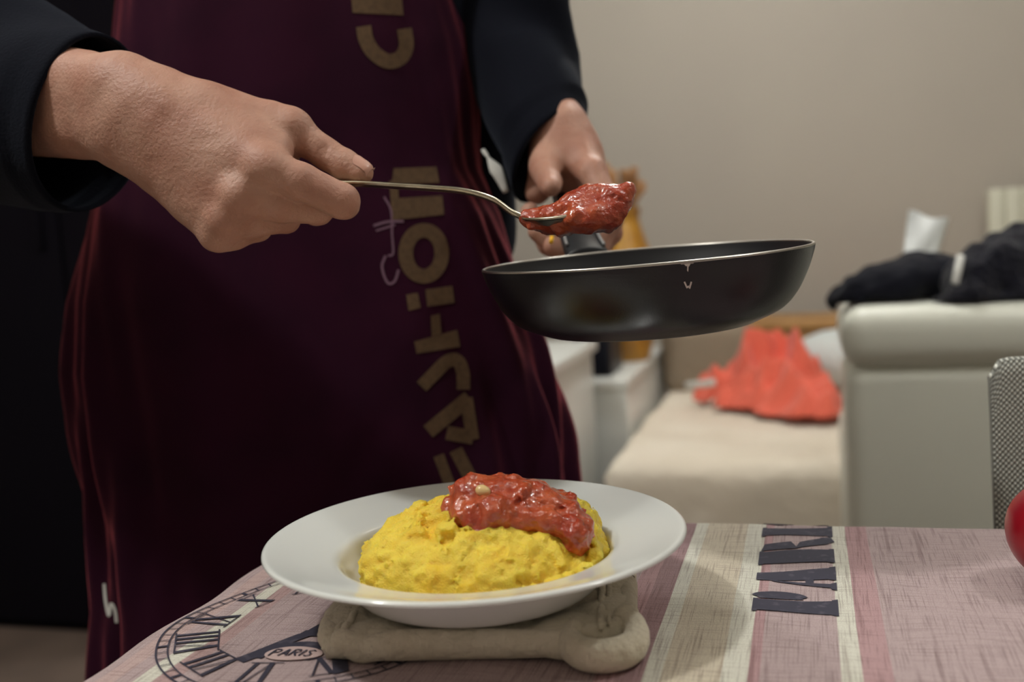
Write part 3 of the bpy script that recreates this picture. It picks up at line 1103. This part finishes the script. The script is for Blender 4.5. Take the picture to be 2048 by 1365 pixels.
for i in range(12):
    for j in range(10):
        a = i * 11 + j
        Fc.append((a, a + 1, a + 12, a + 11))
obj('thumbnail', V, Fc, m_nail, person)

# sweatshirt: trunk and upper arms plus the two sleeves
fsw = body_field(.012)
fsw.capsule(Bp(.142, -.05, .98), Bp(.150, -.05, 1.22), .062, .060, .03, .05)
fsw.noise(.006, 14, 2)
parts = [fsw.mesh(2)]


def sleeve(cl, ra, rb, seed, n=48, m=60, amp=.006, open_tilt=0.0, tilt_w=0.0, ref=None):
    P = catmull([at(*q) for q in cl], max(2, m // (len(cl) - 1)))
    nP = len(P)
    V, Fc = [], []
    for lay in (0, 1):
        for i, p in enumerate(P):
            t = P[min(i + 1, nP - 1)] - P[max(i - 1, 0)]
            t = t / np.linalg.norm(t)
            rf = CM[1] if ref is None else ref
            u = rf - t * (rf @ t)
            u /= np.linalg.norm(u)
            w = np.cross(t, u)
            s = i / (nP - 1)
            A = np.interp(s, np.linspace(0, 1, len(ra)), ra)
            B = np.interp(s, np.linspace(0, 1, len(rb)), rb)
            for k in range(n):
                a = 2 * math.pi * k / n
                fold = amp * (math.sin(7 * s + 2.2 * math.sin(a + seed) + seed) * .8 + math.sin(17 * s + 3 * a + seed * 2) * .35) * (1 if s < .93 else .3)
                rA, rB = A + fold - .003 * lay, B + fold - .003 * lay
                V.append(p + u * rA * math.cos(a) + w * rB * math.sin(a) + t * (open_tilt * math.cos(a) + tilt_w * math.sin(a)) * max(0, (s - .6) / .4))
    for lay in (0, 1):
        o = lay * nP * n
        for i in range(nP - 1):
            for k in range(n):
                k2 = (k + 1) % n
                q = (o + i * n + k, o + i * n + k2, o + (i + 1) * n + k2, o + (i + 1) * n + k)
                Fc.append(q if lay == 0 else q[::-1])
    o = nP * n
    for k in range(n):
        k2 = (k + 1) % n
        Fc.append(((nP - 1) * n + k, (nP - 1) * n + k2, o + (nP - 1) * n + k2, o + (nP - 1) * n + k))
    return V, Fc


parts.append(sleeve([(-330, 70, .84), (-150, 120, .79), (10, 215, .760), (182, 248, .712)], [.072, .080, .078, .062], [.060, .060, .058, .046], 1.1, open_tilt=.002))
parts.append(sleeve([(1060, -170, 1.03), (1035, -40, 1.0), (1052, 130, .985), (1098, 315, .925)], [.06, .055, .052, .046], [.060, .054, .054, .040], 2.4, tilt_w=-.028, ref=CM[2]))
V, Fc = merge(parts)
obj('sweatshirt', V, Fc, m_sweat, person)

# trousers and shoes
ft = Field((cx - .3, cy - .3, .05), (cx + .3, cy + .3, 1.0), .014)
ft.ellipsoid(Bp(0, -.03, .90), (.18, .108, .13), k=.05, A=[rdir, fdir, up_], mg=.06)
for sg in (-1, 1):
    ft.capsule(Bp(.085 * sg, -.03, .86), Bp(.095 * sg, -.01, .48), .098, .075, .03, .05)
    ft.capsule(Bp(.095 * sg, -.01, .48), Bp(.10 * sg, -.04, .10), .074, .06, .02, .05)
ft.noise(.006, 16, 2)
V, Q = ft.mesh(2)
obj('trousers', V, Q, m_trous, person)
m_shoe = mat('dark_shoes', lin(18, 18, 20), .5)
for sg in (-1, 1):
    fo = Field(Bp(.1 * sg, .02, .05) - np.array([.2, .2, .06]), Bp(.1 * sg, .02, .05) + np.array([.2, .2, .1]), .008)
    fo.capsule(Bp(.10 * sg, -.07, .05), Bp(.118 * sg, .13, .042), .05, .042, .02, .04)
    fo.capsule(Bp(.10 * sg, -.05, .06), Bp(.10 * sg, -.05, .11), .05, .045, .02, .04)
    fo.f = np.maximum(fo.f, -(fo.ax[2][None, None, :] - .002) + 0 * fo.f)
    V, Q = fo.mesh(1)
    obj('shoe', V, Q, m_shoe, person)

# apron: a sheet wrapped round the front of the body
SL = [(265, -250), (262, 0), (235, 180), (215, 330), (190, 450), (165, 600), (158, 740), (172, 850), (190, 950), (205, 1080), (208, 1200), (206, 1310), (205, 1500), (205, 1700)]
SR = [(880, -250), (912, 0), (938, 100), (950, 200), (952, 290), (958, 340), (1000, 430), (1040, 560), (1085, 690), (1112, 800), (1132, 900), (1142, 970), (1160, 1100), (1175, 1300), (1190, 1700)]
WL = np.array([at(x, y, PERSON_D) for x, y in SL])
WR = np.array([at(x, y, PERSON_D) for x, y in SR])


def edge_at(W, z):
    o = np.argsort(W[:, 2])
    return np.array([np.interp(z, W[o, 2], W[o, i]) for i in (0, 1)])


zt, zb, nz, nth = 1.30, .43, 150, 150
V, Fc = [], []
for i in range(nz + 1):
    z = zt + (zb - zt) * i / nz
    l, r = edge_at(WL, z), edge_at(WR, z)
    c = (l + r) / 2
    hwv = (r - l) / 2
    hw = np.linalg.norm(hwv)
    e = hwv / hw
    fwd = np.array([e[1], -e[0]])
    dep = .112
    for j in range(nth + 1):
        s = j / nth * 2 - 1
        th = s * math.radians(118)
        low = min(1, max(0, (1.02 - z) / .25))
        sidef = max(0, abs(math.sin(th)) - .45) / .55
        ph_ = th * 13 + 1.2 * math.sin(z * 8) + (.6 * math.sin(z * 23) if th > 0 else .4)
        fold = (.0065 * sidef * low + .0012) * math.sin(ph_) + .0035 * sidef * math.sin(z * 17 + th * 5) + .0008 * math.sin(th * 31 + z * 50) * sidef
        fold += .0035 * sidef * low * math.sin(th * 29 + 2 * math.sin(z * 13))
        su, cu = math.sin(th), math.cos(th)
        sgn = 1 if cu >= 0 else -1
        px_ = (hw + fold) * (abs(su) ** .92) * (1 if su >= 0 else -1)
        py_ = (dep + fold * 1.3) * (abs(cu) ** .85) * sgn
        q = c + e * px_ + fwd * py_
        V.append((q[0], q[1], z))
for i in range(nz):
    for j in range(nth):
        a = i * (nth + 1) + j
        Fc.append((a, a + nth + 1, a + nth + 2, a + 1))
apron = obj('apron', V, Fc, m_apron, person)
so = apron.modifiers.new('thickness', 'SOLIDIFY')
so.thickness = .0016
so.offset = -1
abv = bvh_of(apron)


def apron_print(name, parts, m, label=None, off=.0007):
    V, Fc = project(abv, *merge(parts), off)
    return tag(obj(name, V, Fc, m, apron), label)


ring = lambda cx_, cy_, rx, ry, a0, a1, n=28: [(cx_ + rx * math.cos(a), cy_ + ry * math.sin(a)) for a in np.linspace(a0, a1, n)]
PI = math.pi
apron_print('letter', [poly2d([(700, -40), (800, -40), (806, 31), (705, 26)])], m_tan)
apron_print('letter', [stroke2d(catmull([(727, 53), (732, 80), (748, 106), (775, 123), (800, 116), (812, 92), (808, 58)], 6), 30)], m_tan)
apron_print('letter', [poly2d([(787, 337), (872, 334), (878, 366), (783, 369)]), poly2d([(778, 362), (795, 360), (800, 440), (784, 440)]), poly2d([(790, 397), (884, 392), (888, 430), (792, 440)])], m_tan)
apron_print('letter', [stroke2d(ring(847, 507, 36, 46, 0, 2 * PI, 41)[:-1], 29, closed=True)], m_tan)
apron_print('letter', [poly2d([(812, 590), (835, 586), (841, 616), (817, 622)]), poly2d([(850, 580), (904, 572), (909, 606), (854, 614)])], m_tan)
apron_print('letter', [poly2d([(828, 684), (914, 660), (920, 694), (833, 708)]), poly2d([(861, 632), (879, 628), (882, 668), (863, 674)])], m_tan)
apron_print('letter', [stroke2d(catmull([(843, 774), (868, 748), (893, 724), (914, 722), (925, 745), (926, 780)], 6), 27)], m_tan)
apron_print('letter', [stroke2d([(856, 864), (938, 796)], 30, step=8), stroke2d([(932, 796), (945, 880)], 26, step=8), stroke2d([(893, 866), (946, 876)], 28, step=8)], m_tan)
apron_print('letter', [stroke2d([(877, 911), (901, 975)], 22, step=8), stroke2d([(911, 900), (950, 975)], 27, step=8)], m_tan)
m_script = mat('faded_script_print', lin(112, 82, 100), .9)
apron_print('script_lettering', [stroke2d(catmull([(771, 512), (764, 535), (775, 566), (789, 563), (797, 540)], 5), 5), stroke2d(catmull([(768, 394), (782, 422), (784, 470), (786, 507), (776, 512)], 5), 4),
                                 stroke2d(catmull([(747, 452), (775, 444), (807, 443)], 4), 5), stroke2d([(752, 462), (790, 450)], 4)], m_script, 'faded thin script lettering on the apron')
m_white = mat('white_print', lin(205, 205, 200), .8)
apron_print('side_label', [stroke2d(catmull([(209, 1168), (212, 1200), (219, 1232), (223, 1208), (231, 1222), (234, 1246)], 5), 6)], m_white, 'white mark near the lower left edge of the apron')
tie = catmull([at(966, 300, .93), at(978, 318, .925), at(995, 345, .92), at(1012, 385, .92)], 6)
tw = np.interp(np.linspace(0, 1, len(tie)), [0, .2, .28, .6, 1], [.002, .0022, .0010, .0062, .0025])
obj('apron_tie', *tube(tie, list(tw), 10, flat=[.0015] * len(tie), ref=CM[0]), m_white, person)

# ================================================================== tomato at the right edge
m_tom = mat('red_tomato_skin', lin(160, 18, 32), .3, Subsurface_Weight=.1, Subsurface_Radius=(.006, .001, .001), Subsurface_Scale=1.0, vary=(20, lin(140, 16, 34), .4, .7))
m_green = mat('green_stem', lin(70, 100, 40), .7)
tc = np.array([.1395, .632, TABLE_Z + .0008])
tom = tag(empty('tomato', tc), 'round red tomato on the cloth at the right edge', 'tomato')
V, Fc = [], []
nr, ns = 30, 48
for i in range(nr + 1):
    ph_ = math.pi * i / nr
    for k in range(ns):
        a = 2 * PI * k / ns
        r = .0355 * math.sin(ph_) ** .9 * (1 + .02 * math.cos(5 * a) * math.sin(ph_))
        z = .0305 - .030 * math.cos(ph_) - (.006 * math.exp(-((PI - ph_) / .35) ** 2)) + (.002 * math.exp(-(ph_ / .4) ** 2))
        V.append(tc + np.array([r * math.cos(a), r * math.sin(a), z]))
for i in range(nr):
    for k in range(ns):
        Fc.append((i * ns + k, i * ns + (k + 1) % ns, (i + 1) * ns + (k + 1) % ns, (i + 1) * ns + k))
obj('flesh', V, Fc, m_tom, tom)
top = tc + np.array([0, 0, .055])
ps = [tube(catmull([top, top + np.array([0, 0, .006]), top + np.array([.003, .001, .012])], 4), .0018, 8)]
for k in range(5):
    a = 2 * PI * k / 5
    dr = np.array([math.cos(a), math.sin(a), 0])
    pth = catmull([top + dr * .001, top + dr * .009 + np.array([0, 0, .0045]), top + dr * .017 + np.array([0, 0, .003])], 4)
    ps.append(tube(pth, list(np.linspace(.003, .0006, len(pth))), 8, flat=[.0006] * len(pth), ref=np.cross(dr, [0, 0, 1])))
obj('stem', *merge(ps), m_green, tom)

# ================================================================== mesh-back chair behind the table
def mesh_mat():
    m = bpy.data.materials.new('woven_grey_mesh')
    m.use_nodes = True
    nt = m.node_tree
    N, L = nt.nodes, nt.links
    b = N['Principled BSDF']
    b.inputs['Roughness'].default_value = .6
    tcn = N.new('ShaderNodeTexCoord')
    mp = N.new('ShaderNodeMapping')
    mp.inputs['Scale'].default_value = (1, 1, 1)
    L.new(tcn.outputs['UV'], mp.inputs['Vector'])
    vals = []
    for ax in ('X', 'Y'):
        s = N.new('ShaderNodeSeparateXYZ')
        L.new(mp.outputs[0], s.inputs[0])
        k = N.new('ShaderNodeMath')
        k.operation = 'MULTIPLY'
        k.inputs[1].default_value = 2 * PI / .0040
        L.new(s.outputs[ax], k.inputs[0])
        sn = N.new('ShaderNodeMath')
        sn.operation = 'SINE'
        L.new(k.outputs[0], sn.inputs[0])
        vals.append(sn)
    mu = N.new('ShaderNodeMath')
    mu.operation = 'MULTIPLY'
    L.new(vals[0].outputs[0], mu.inputs[0])
    L.new(vals[1].outputs[0], mu.inputs[1])
    rp = N.new('ShaderNodeValToRGB')
    rp.color_ramp.elements[0].position = 0
    rp.color_ramp.elements[1].position = .35
    rp.color_ramp.elements[0].color = lin(134, 136, 128)
    rp.color_ramp.elements[1].color = lin(226, 228, 218)
    L.new(mu.outputs[0], rp.inputs['Fac'])
    L.new(rp.outputs['Color'], b.inputs['Base Color'])
    bp = N.new('ShaderNodeBump')
    bp.inputs['Distance'].default_value = .001
    L.new(mu.outputs[0], bp.inputs['Height'])
    L.new(bp.outputs['Normal'], b.inputs['Normal'])
    return m


m_mesh = mesh_mat()
m_frame = mat('grey_metal_frame', lin(120, 120, 118), .4, Metallic=.8)
chx, chy = .1265, .762
ch = tag(empty('dining_chair', (chx + .22, chy + .02, 0)), 'chair with a grey woven mesh back behind the right end of the table', 'chair')
V, Fc, uv = [], [], []
nu, nvv = 60, 40
for sd in (0, 1):
    for i in range(nu + 1):
        for j in range(nvv + 1):
            s, t = i / nu, j / nvv
            x = chx + .45 * s
            z = .42 + .434 * t
            dz = 0
            e = min(s, 1 - s) * .45
            if e < .014:
                dz = .014 - math.sqrt(max(0, .014 ** 2 - (.014 - e) ** 2))
            lean = .03 * t
            x += (s - .5) * -.02 * (1 - t) + (.5 - s) * .014 * (1 - t)
            y = chy + .03 - .06 * math.sin(PI * s) * -.6 + lean + (.012 if sd else 0)
            V.append((x - .012 * (1 - t) * (1 - 2 * s), y, z - dz * (t > .9) * (t - .9) / .1))
            uv.append((s * .45, t * .405))
o2 = (nu + 1) * (nvv + 1)
for sd in (0, 1):
    o = sd * o2
    for i in range(nu):
        for j in range(nvv):
            q = (o + i * (nvv + 1) + j, o + (i + 1) * (nvv + 1) + j, o + (i + 1) * (nvv + 1) + j + 1, o + i * (nvv + 1) + j + 1)
            Fc.append(q if sd == 0 else q[::-1])
for i in range(nu):
    for j in (0, nvv):
        Fc.append((i * (nvv + 1) + j, (i + 1) * (nvv + 1) + j, o2 + (i + 1) * (nvv + 1) + j, o2 + i * (nvv + 1) + j))
for j in range(nvv):
    for i in (0, nu):
        Fc.append((i * (nvv + 1) + j, i * (nvv + 1) + j + 1, o2 + i * (nvv + 1) + j + 1, o2 + i * (nvv + 1) + j))
bk = obj('backrest', V, Fc, m_mesh, ch)
ul = bk.data.uv_layers.new(name='weave')
for lp_ in bk.data.loops:
    ul.data[lp_.index].uv = uv[lp_.vertex_index]
st_ = box('seat', (chx + .01, chx + .44, chy + .05, chy + .48, .42, .455), m_mesh, ch, .012)
for x in (chx + .035, chx + .415):
    for y, y2 in ((chy + .06, chy + .03), (chy + .45, chy + .48)):
        obj('leg', *tube([(x, y2, 0), (x, y, .425)], .011, 12), m_frame, ch)

# ================================================================== white leather armchair with coats on it
m_leath = mat('white_leather', lin(232, 234, 222), .42, bump=(120, .0008))
ac = tag(empty('armchair', (.55, 1.9, 0)), 'white leather armchair seen from behind, coats thrown over its back', 'armchair')
AXL, AYF = .050, 1.66
box('back', (AXL, 1.0, AYF, AYF + .24, .10, .735), m_leath, ac, .03, 5)
box('headrest_roll', (AXL - .004, 1.005, AYF - .012, AYF + .27, .728, .822), m_leath, ac, .038, 6)
box('seat', (AXL + .18, .82, AYF + .22, AYF + .50, .20, .44), m_leath, ac, .04, 5)
for x in (AXL, .81):
    box('armrest', (x, x + .19, AYF + .22, AYF + .52, .10, .60), m_leath, ac, .04, 5)
for x in (AXL + .08, .92):
    for y in (AYF + .08, AYF + .44):
        box('foot', (x - .025, x + .025, y - .025, y + .025, 0, .10), m_table, ac, .004)


def soft(name, label, cat, m, blobs, h, k, amp, sc, sm=2, parent=None, lo_z=None, cut=None):
    C = np.array([b[0] for b in blobs])
    Rr = max(max(b[1]) for b in blobs)
    fd = Field(C.min(0) - Rr - .02, C.max(0) + Rr + .02, h)
    for b in blobs:
        fd.ellipsoid(b[0], b[1], k=k, mg=.04, A=b[2] if len(b) > 2 else None)
    fd.noise(amp, sc, 3)
    if amp > .02:
        fd.noise(amp * .6, sc * 2.3, 2)
    if lo_z is not None:
        fd.f = np.maximum(fd.f, lo_z - fd.ax[2][None, None, :] + 0 * fd.f)
    for x0, x1, y0, y1, z0, z1 in cut or ():
        X, Y, Z = np.meshgrid(*fd.ax, indexing='ij')
        fd.f = np.maximum(fd.f, np.minimum.reduce([X - x0, x1 - X, Y - y0, y1 - Y, Z - z0, z1 - Z]))
    V, Q = fd.mesh(sm)
    o = obj(name, V, Q, m, parent)
    return tag(o, label, cat)


m_black = mat('black_cloth', lin(16, 17, 27), .9, bump=(60, .004), Sheen_Weight=.06, Specular_IOR_Level=.15)
m_knit = mat('dark_knit', lin(24, 24, 34), .95, bump=(110, .008), Sheen_Weight=.15, Specular_IOR_Level=.15)
CUT = [(AXL - .006, 1.01, AYF - .016, AYF + .275, 0, .824)]
bl = []
for px, py, d, r in ((1680, 600, 1.70, (.020, .03, .016)), (1705, 590, 1.70, (.03, .05, .020)), (1740, 574, 1.71, (.04, .07, .026)), (1790, 560, 1.72, (.05, .09, .036)), (1845, 552, 1.73, (.05, .09, .040)), (1890, 560, 1.73, (.05, .09, .040)), (1930, 575, 1.72, (.04, .09, .040))):
    bl.append((at(px, py, d), r))
soft('folded_jacket', 'flat black jacket lying on the left end of the white armchair back', 'jacket', m_black, bl, .006, .02, .017, 30, cut=CUT)
bl = []
for px, py, d, r in ((1930, 570, 1.62, (.03, .05, .045)), (1965, 560, 1.62, (.05, .06, .05)), (2010, 545, 1.62, (.05, .07, .06)), (2060, 530, 1.64, (.06, .08, .065)), (2130, 520, 1.66, (.07, .09, .07)), (1925, 612, 1.585, (.05, .03, .026)), (1985, 622, 1.58, (.06, .03, .028)), (2050, 628, 1.58, (.07, .03, .030)), (2000, 590, 1.60, (.06, .04, .03)), (2100, 600, 1.61, (.07, .04, .05))):
    bl.append((at(px, py, d), r))
kn = soft('knitted_coat', 'dark knitted coat heaped on the armchair back, right of the black jacket', 'coat', m_knit, bl, .006, .02, .019, 32, cut=CUT)
# white lining strip on the coat
cp = catmull([at(1922, 512, 1.58), at(1916, 540, 1.56), at(1910, 568, 1.555)], 5)
obj('white_strip', *tube(cp, [.006] * len(cp), 10, flat=[.003] * len(cp), ref=CM[0]), m_white, kn)
# white paper bag standing behind the coats
m_paper = mat('white_paper', lin(242, 246, 246), .7, bump=(40, .003))
q = [at(1817, 420, 1.90), at(1895, 438, 1.90), at(1846, 575, 1.88), at(1800, 570, 1.88)]
dpt = np.array([.02, .06, 0])
V = []
n = 14
for sd in (0, 1):
    for i in range(n + 1):
        for j in range(n + 1):
            u, v = i / n, j / n
            p = (q[0] * (1 - u) + q[1] * u) * (1 - v) + (q[3] * (1 - u) + q[2] * u) * v
            p = p + (dpt if sd else 0) * (.25 + .75 * v) + np.array([0, .006 * math.sin(6 * u + 5 * v), -.004 * (1 - v) * math.sin(PI * u) + .002 * math.sin(9 * u) * (1 - v)])
            V.append(p)
Fc = []
o2 = (n + 1) ** 2
for sd in (0, 1):
    for i in range(n):
        for j in range(n):
            a = sd * o2 + i * (n + 1) + j
            f4 = (a, a + n + 1, a + n + 2, a + 1)
            Fc.append(f4 if sd else f4[::-1])
for k in range(n):
    for a, b in ((k * (n + 1) + n, (k + 1) * (n + 1) + n), (k, k + 1), (n * (n + 1) + k, n * (n + 1) + k + 1)):
        Fc.append((a, b, b + o2, a + o2))
tag(obj('paper_bag', V, Fc, m_paper), 'crumpled white paper bag standing up behind the black jacket', 'bag')

# ================================================================== radiator
m_rad = mat('cream_enamel', lin(218, 217, 198), .45)
rx0 = .592
rd_ = tag(empty('radiator', (rx0 + .5, WALL_Y - .09, 0)), 'cream ribbed wall radiator above the coats at the right edge', 'radiator')
for k in range(18):
    x = rx0 + k * .052
    box('rib', (x, x + .0495, WALL_Y - .13, WALL_Y - .06, .32, 1.024), m_rad, rd_, .010, 4)
for z in (.37, .95):
    box('manifold', (rx0 + .02, rx0 + .95, WALL_Y - .115, WALL_Y - .075, z, z + .035), m_rad, rd_, .008)
for x in (rx0 + .1, rx0 + .8):
    box('bracket', (x, x + .03, WALL_Y - .08, WALL_Y - .002, .6, .64), m_rad, rd_)

# ================================================================== daybed with beige cover, pine board behind
m_beige = mat('beige_throw', lin(224, 214, 198), .9, bump=(30, .006), vary=(4, lin(214, 202, 184), .4, .65))
m_taupe = mat('taupe_upholstery', lin(140, 126, 108), .9, bump=(40, .004))
db = tag(empty('daybed', (.10, 2.8, 0)), 'low daybed under a rumpled beige throw beyond the table', 'daybed')
V, Fc = [], []
nx_n, ny_n, nzz = 60, 60, 16
bx0, bx1, by0, by1, bz = -.447, .60, 2.21, 3.42, .452
gx = list(np.linspace(bx0, bx1, nx_n))
gy = list(np.linspace(by0, by1, ny_n))


def dz(x, y):
    e = min(x - bx0, bx1 - x, y - by0, by1 - y)
    rr = .03
    rd = 0 if e > rr else rr - math.sqrt(max(0, rr * rr - (rr - e) ** 2))
    return bz + .006 * math.sin(x * 9 + 3 * math.sin(y * 5)) * math.sin(y * 14 + x * 6) - rd


for x in gx:
    for y in gy:
        V.append((x, y, dz(x, y)))
for i in range(nx_n - 1):
    for j in range(ny_n - 1):
        a = i * ny_n + j
        Fc.append((a, a + ny_n, a + ny_n + 1, a + 1))
loop = [i * ny_n for i in range(nx_n)] + [(nx_n - 1) * ny_n + j for j in range(1, ny_n)] + [i * ny_n + ny_n - 1 for i in range(nx_n - 2, -1, -1)] + [j for j in range(ny_n - 2, 0, -1)]
nl = len(loop)
base = len(V)
cxm, cym = (bx0 + bx1) / 2, (by0 + by1) / 2
for r in range(1, 9):
    for k, i in enumerate(loop):
        x, y, z = V[i]
        t = r / 8
        w = .008 * t * math.sin(k * .55) + .006 * t
        dx = (1 if x > bx1 - .002 else -1 if x < bx0 + .002 else 0)
        dy = (1 if y > by1 - .002 else -1 if y < by0 + .002 else 0)
        V.append((x + dx * w, y + dy * w, z + (.04 - z) * t))
for r in range(8):
    for k in range(nl):
        k2 = (k + 1) % nl
        A_ = loop if r == 0 else [base + (r - 1) * nl + q for q in range(nl)]
        B_ = [base + r * nl + q for q in range(nl)]
        Fc.append((A_[k2], A_[k], B_[k], B_[k2]))
obj('throw', V, Fc, m_beige, db)
box('mattress', (bx0 + .02, bx1 - .02, by0 + .02, by1 - .02, .15, .425), m_beige, db, .02)
for x in (bx0 + .08, bx1 - .08):
    for y in (by0 + .08, by1 - .08):
        box('leg', (x - .03, x + .03, y - .03, y + .03, 0, .16), m_wood, db, .004)
box('end_cushion', (-.455, -.17, 3.22, 3.40, .43, .66), m_taupe, db, .05, 5)
hb = tag(empty('wooden_bench', (.2, 3.65, 0)), 'pale wooden bench along the wall behind the daybed', 'bench')
for k in range(3):
    box('board', (-.215, .56, 3.52 + .10 * k, 3.615 + .10 * k, .60, .628), m_wood, hb, .004)
box('apron_board', (-.205, .55, 3.535, 3.555, .515, .60), m_wood, hb, .003)
for x in (-.19, .48):
    for y in (3.56, 3.75):
        box('leg', (x, x + .05, y, y + .05, 0, .60), m_wood, hb, .004)
# pale pillow
m_pil = mat('pale_grey_cotton', lin(205, 210, 208), .9)
soft('pillow', 'pale grey pillow on the daybed behind the coral cloth', 'pillow', m_pil, [((.09, 3.18, .548), (.15, .11, .085))], .008, .01, .01, 9)
# coral cloth
m_coral = mat('coral_cloth', lin(222, 100, 78), .85, bump=(60, .004), Sheen_Weight=.2)
bl = []
rg = np.random.RandomState(21)
for px, py, d, r in ((1400, 770, 2.95, .022), (1430, 755, 2.92, .035), (1470, 735, 2.9, .05), (1510, 720, 2.88, .065), (1550, 715, 2.86, .075), (1585, 720, 2.84, .065), (1540, 765, 2.78, .06), (1500, 770, 2.8, .05), (1580, 780, 2.72, .06), (1620, 790, 2.66, .05), (1645, 790, 2.62, .042), (1600, 815, 2.62, .04), (1560, 805, 2.68, .04), (1640, 815, 2.58, .03), (1450, 785, 2.8, .02)):
    c = at(px, py, d)
    bl.append((c, (r * 1.15, r * 1.15, r)))
gX, gY = np.meshgrid(np.linspace(-.44, .12, 200), np.linspace(2.42, 3.12, 240), indexing='ij')
wx = gX + .030 * fbm(gX, gY, 0 * gX + 2.2, 9, 2)
wy = gY + .030 * fbm(gX, gY, 0 * gX + 5.2, 9, 2)
env = np.zeros_like(gX)
for c, r3 in bl:
    q2 = 1 - ((wx - c[0]) / (r3[0] * 1.35)) ** 2 - ((wy - c[1]) / (r3[1] * 1.4)) ** 2
    env = np.maximum(env, np.clip(q2, 0, 1) ** .6 * (c[2] - .455 + r3[2] * .75))
for _ in range(4):
    env[1:-1, 1:-1] = (env[1:-1, 1:-1] * 2 + env[:-2, 1:-1] + env[2:, 1:-1] + env[1:-1, :-2] + env[1:-1, 2:]) / 6
rid = 1 - 2.6 * np.abs(fbm(wx, wy, 0 * wx + .7, 9, 2))
rid2 = 1 - 2.6 * np.abs(fbm(wx, wy, 0 * wx + 4.7, 20, 1))
hgt = env * (.22 + .80 * rid + .30 * rid2)
for _ in range(3):
    hgt[1:-1, 1:-1] = (hgt[1:-1, 1:-1] * 2 + hgt[:-2, 1:-1] + hgt[2:, 1:-1] + hgt[1:-1, :-2] + hgt[1:-1, 2:]) / 6
on = env > .004
ids = np.cumsum(on.ravel()).reshape(on.shape) - 1
V = [(x + .006 * n1, y + .006 * n2, .4655 + max(0, z)) for x, y, z, n1, n2 in zip(gX[on], gY[on], hgt[on], rid[on], rid2[on])]
Fc = []
for i in range(on.shape[0] - 1):
    for j in range(on.shape[1] - 1):
        if on[i, j] and on[i + 1, j] and on[i, j + 1] and on[i + 1, j + 1]:
            Fc.append((ids[i, j], ids[i + 1, j], ids[i + 1, j + 1], ids[i, j + 1]))
cr_ = tag(obj('coral_garment', V, Fc, m_coral), 'crumpled coral red garment thrown on the beige daybed', 'garment')
sm_ = cr_.modifiers.new('thickness', 'SOLIDIFY')
sm_.thickness = .003
cp = catmull([at(1372, 772, 2.84), at(1400, 769, 2.80), at(1430, 765, 2.77)], 5)
obj('white_band', *tube(cp, [.010] * len(cp), 10, flat=[.004] * len(cp), ref=(0, 0, 1)), m_white, cr_)

# ================================================================== white units left of the daybed
m_lac = mat('white_lacquer', lin(214, 216, 212), .35)
wc = tag(empty('white_sideboard', (-.75, 2.5, 0)), 'white sideboard beside the daybed, just right of the apron', 'sideboard')
box('carcass', (-1.15, -.545, 2.15, 2.62, .06, .655), m_lac, wc, .004)
box('top_board', (-1.16, -.532, 2.14, 2.63, .655, .682), m_lac, wc, .004)
box('plinth', (-1.12, -.57, 2.18, 2.6, 0, .06), m_lac, wc)
wd2 = tag(empty('white_cabinet', (-.75, 3.0, 0)), 'lower white cabinet between the sideboard and the taupe cushion', 'cabinet')
box('carcass', (-1.1, -.465, 2.66, 3.40, .06, .548), m_lac, wd2, .004)
box('top_board', (-1.11, -.460, 2.65, 3.41, .548, .572), m_lac, wd2, .004)
box('plinth', (-1.08, -.49, 2.68, 3.38, 0, .06), m_lac, wd2)
m_dev = mat('black_plastic', lin(22, 24, 30), .4)
sk = tag(empty('speaker_box', (-.55, 2.83, .572)), 'small black box standing on the lower white cabinet', 'box')
box('housing', (-.62, -.515, 2.72, 2.90, .5725, .70), m_dev, sk, .006)
box('front_grille', (-.612, -.523, 2.712, 2.721, .58, .692), m_black, sk, .003)
# ochre vase with dried stalks
m_och = mat('ochre_glaze', lin(176, 128, 40), .35, vary=(12, lin(150, 104, 36), .4, .65))
m_dry = mat('dried_foliage', lin(150, 108, 70), .9)
vc = np.array([-.52, 3.06, .5725])
vs = tag(empty('vase', vc), 'ochre vase of dried tan stalks just behind the hand on the pan', 'vase')
vp = [tuple(p) for p in catmull([np.array(q) for q in ((.05, 0), (.058, .01), (.078, .10), (.088, .20), (.080, .30), (.055, .38), (.045, .42), (.052, .45), (.046, .445), (.04, .41))], 5)]
obj('vessel', *lathe([(1e-5, 0)] + vp, 48, vc), m_och, vs)
rg = np.random.RandomState(2)
for k in range(16):
    a = rg.rand() * 2 * PI
    sprd = .03 + .08 * rg.rand()
    hgt = .50 + .12 * rg.rand()
    pth = catmull([vc + np.array([.015 * math.cos(a), .015 * math.sin(a), .35]), vc + np.array([.5 * sprd * math.cos(a), .5 * sprd * math.sin(a), .46]), vc + np.array([sprd * math.cos(a), sprd * math.sin(a), hgt])], 5)
    obj('stalk', *tube(pth, list(np.linspace(.003, .012, len(pth))), 8, flat=list(np.linspace(.003, .008, len(pth)))), m_dry, vs)

# ================================================================== dark cupboard far left
m_dark = mat('dark_stained_wood', lin(11, 8, 17), .8, Specular_IOR_Level=.12)
cb = tag(empty('dark_cupboard', (-2.2, 2.5, 0)), 'tall dark cupboard behind the person at the left edge', 'cupboard')
box('carcass', (-2.85, -1.25, 2.20, 2.75, .0, 2.2), m_dark, cb, .004)
for k in range(3):
    x = -2.84 + k * .53
    d_ = box('door', (x + .004, x + .524, 2.178, 2.199, .03, 2.17), m_dark, cb, .003)
    h_ = box('door_handle', (x + .47, x + .485, 2.16, 2.178, 1.0, 1.16), m_dark, d_, .003)
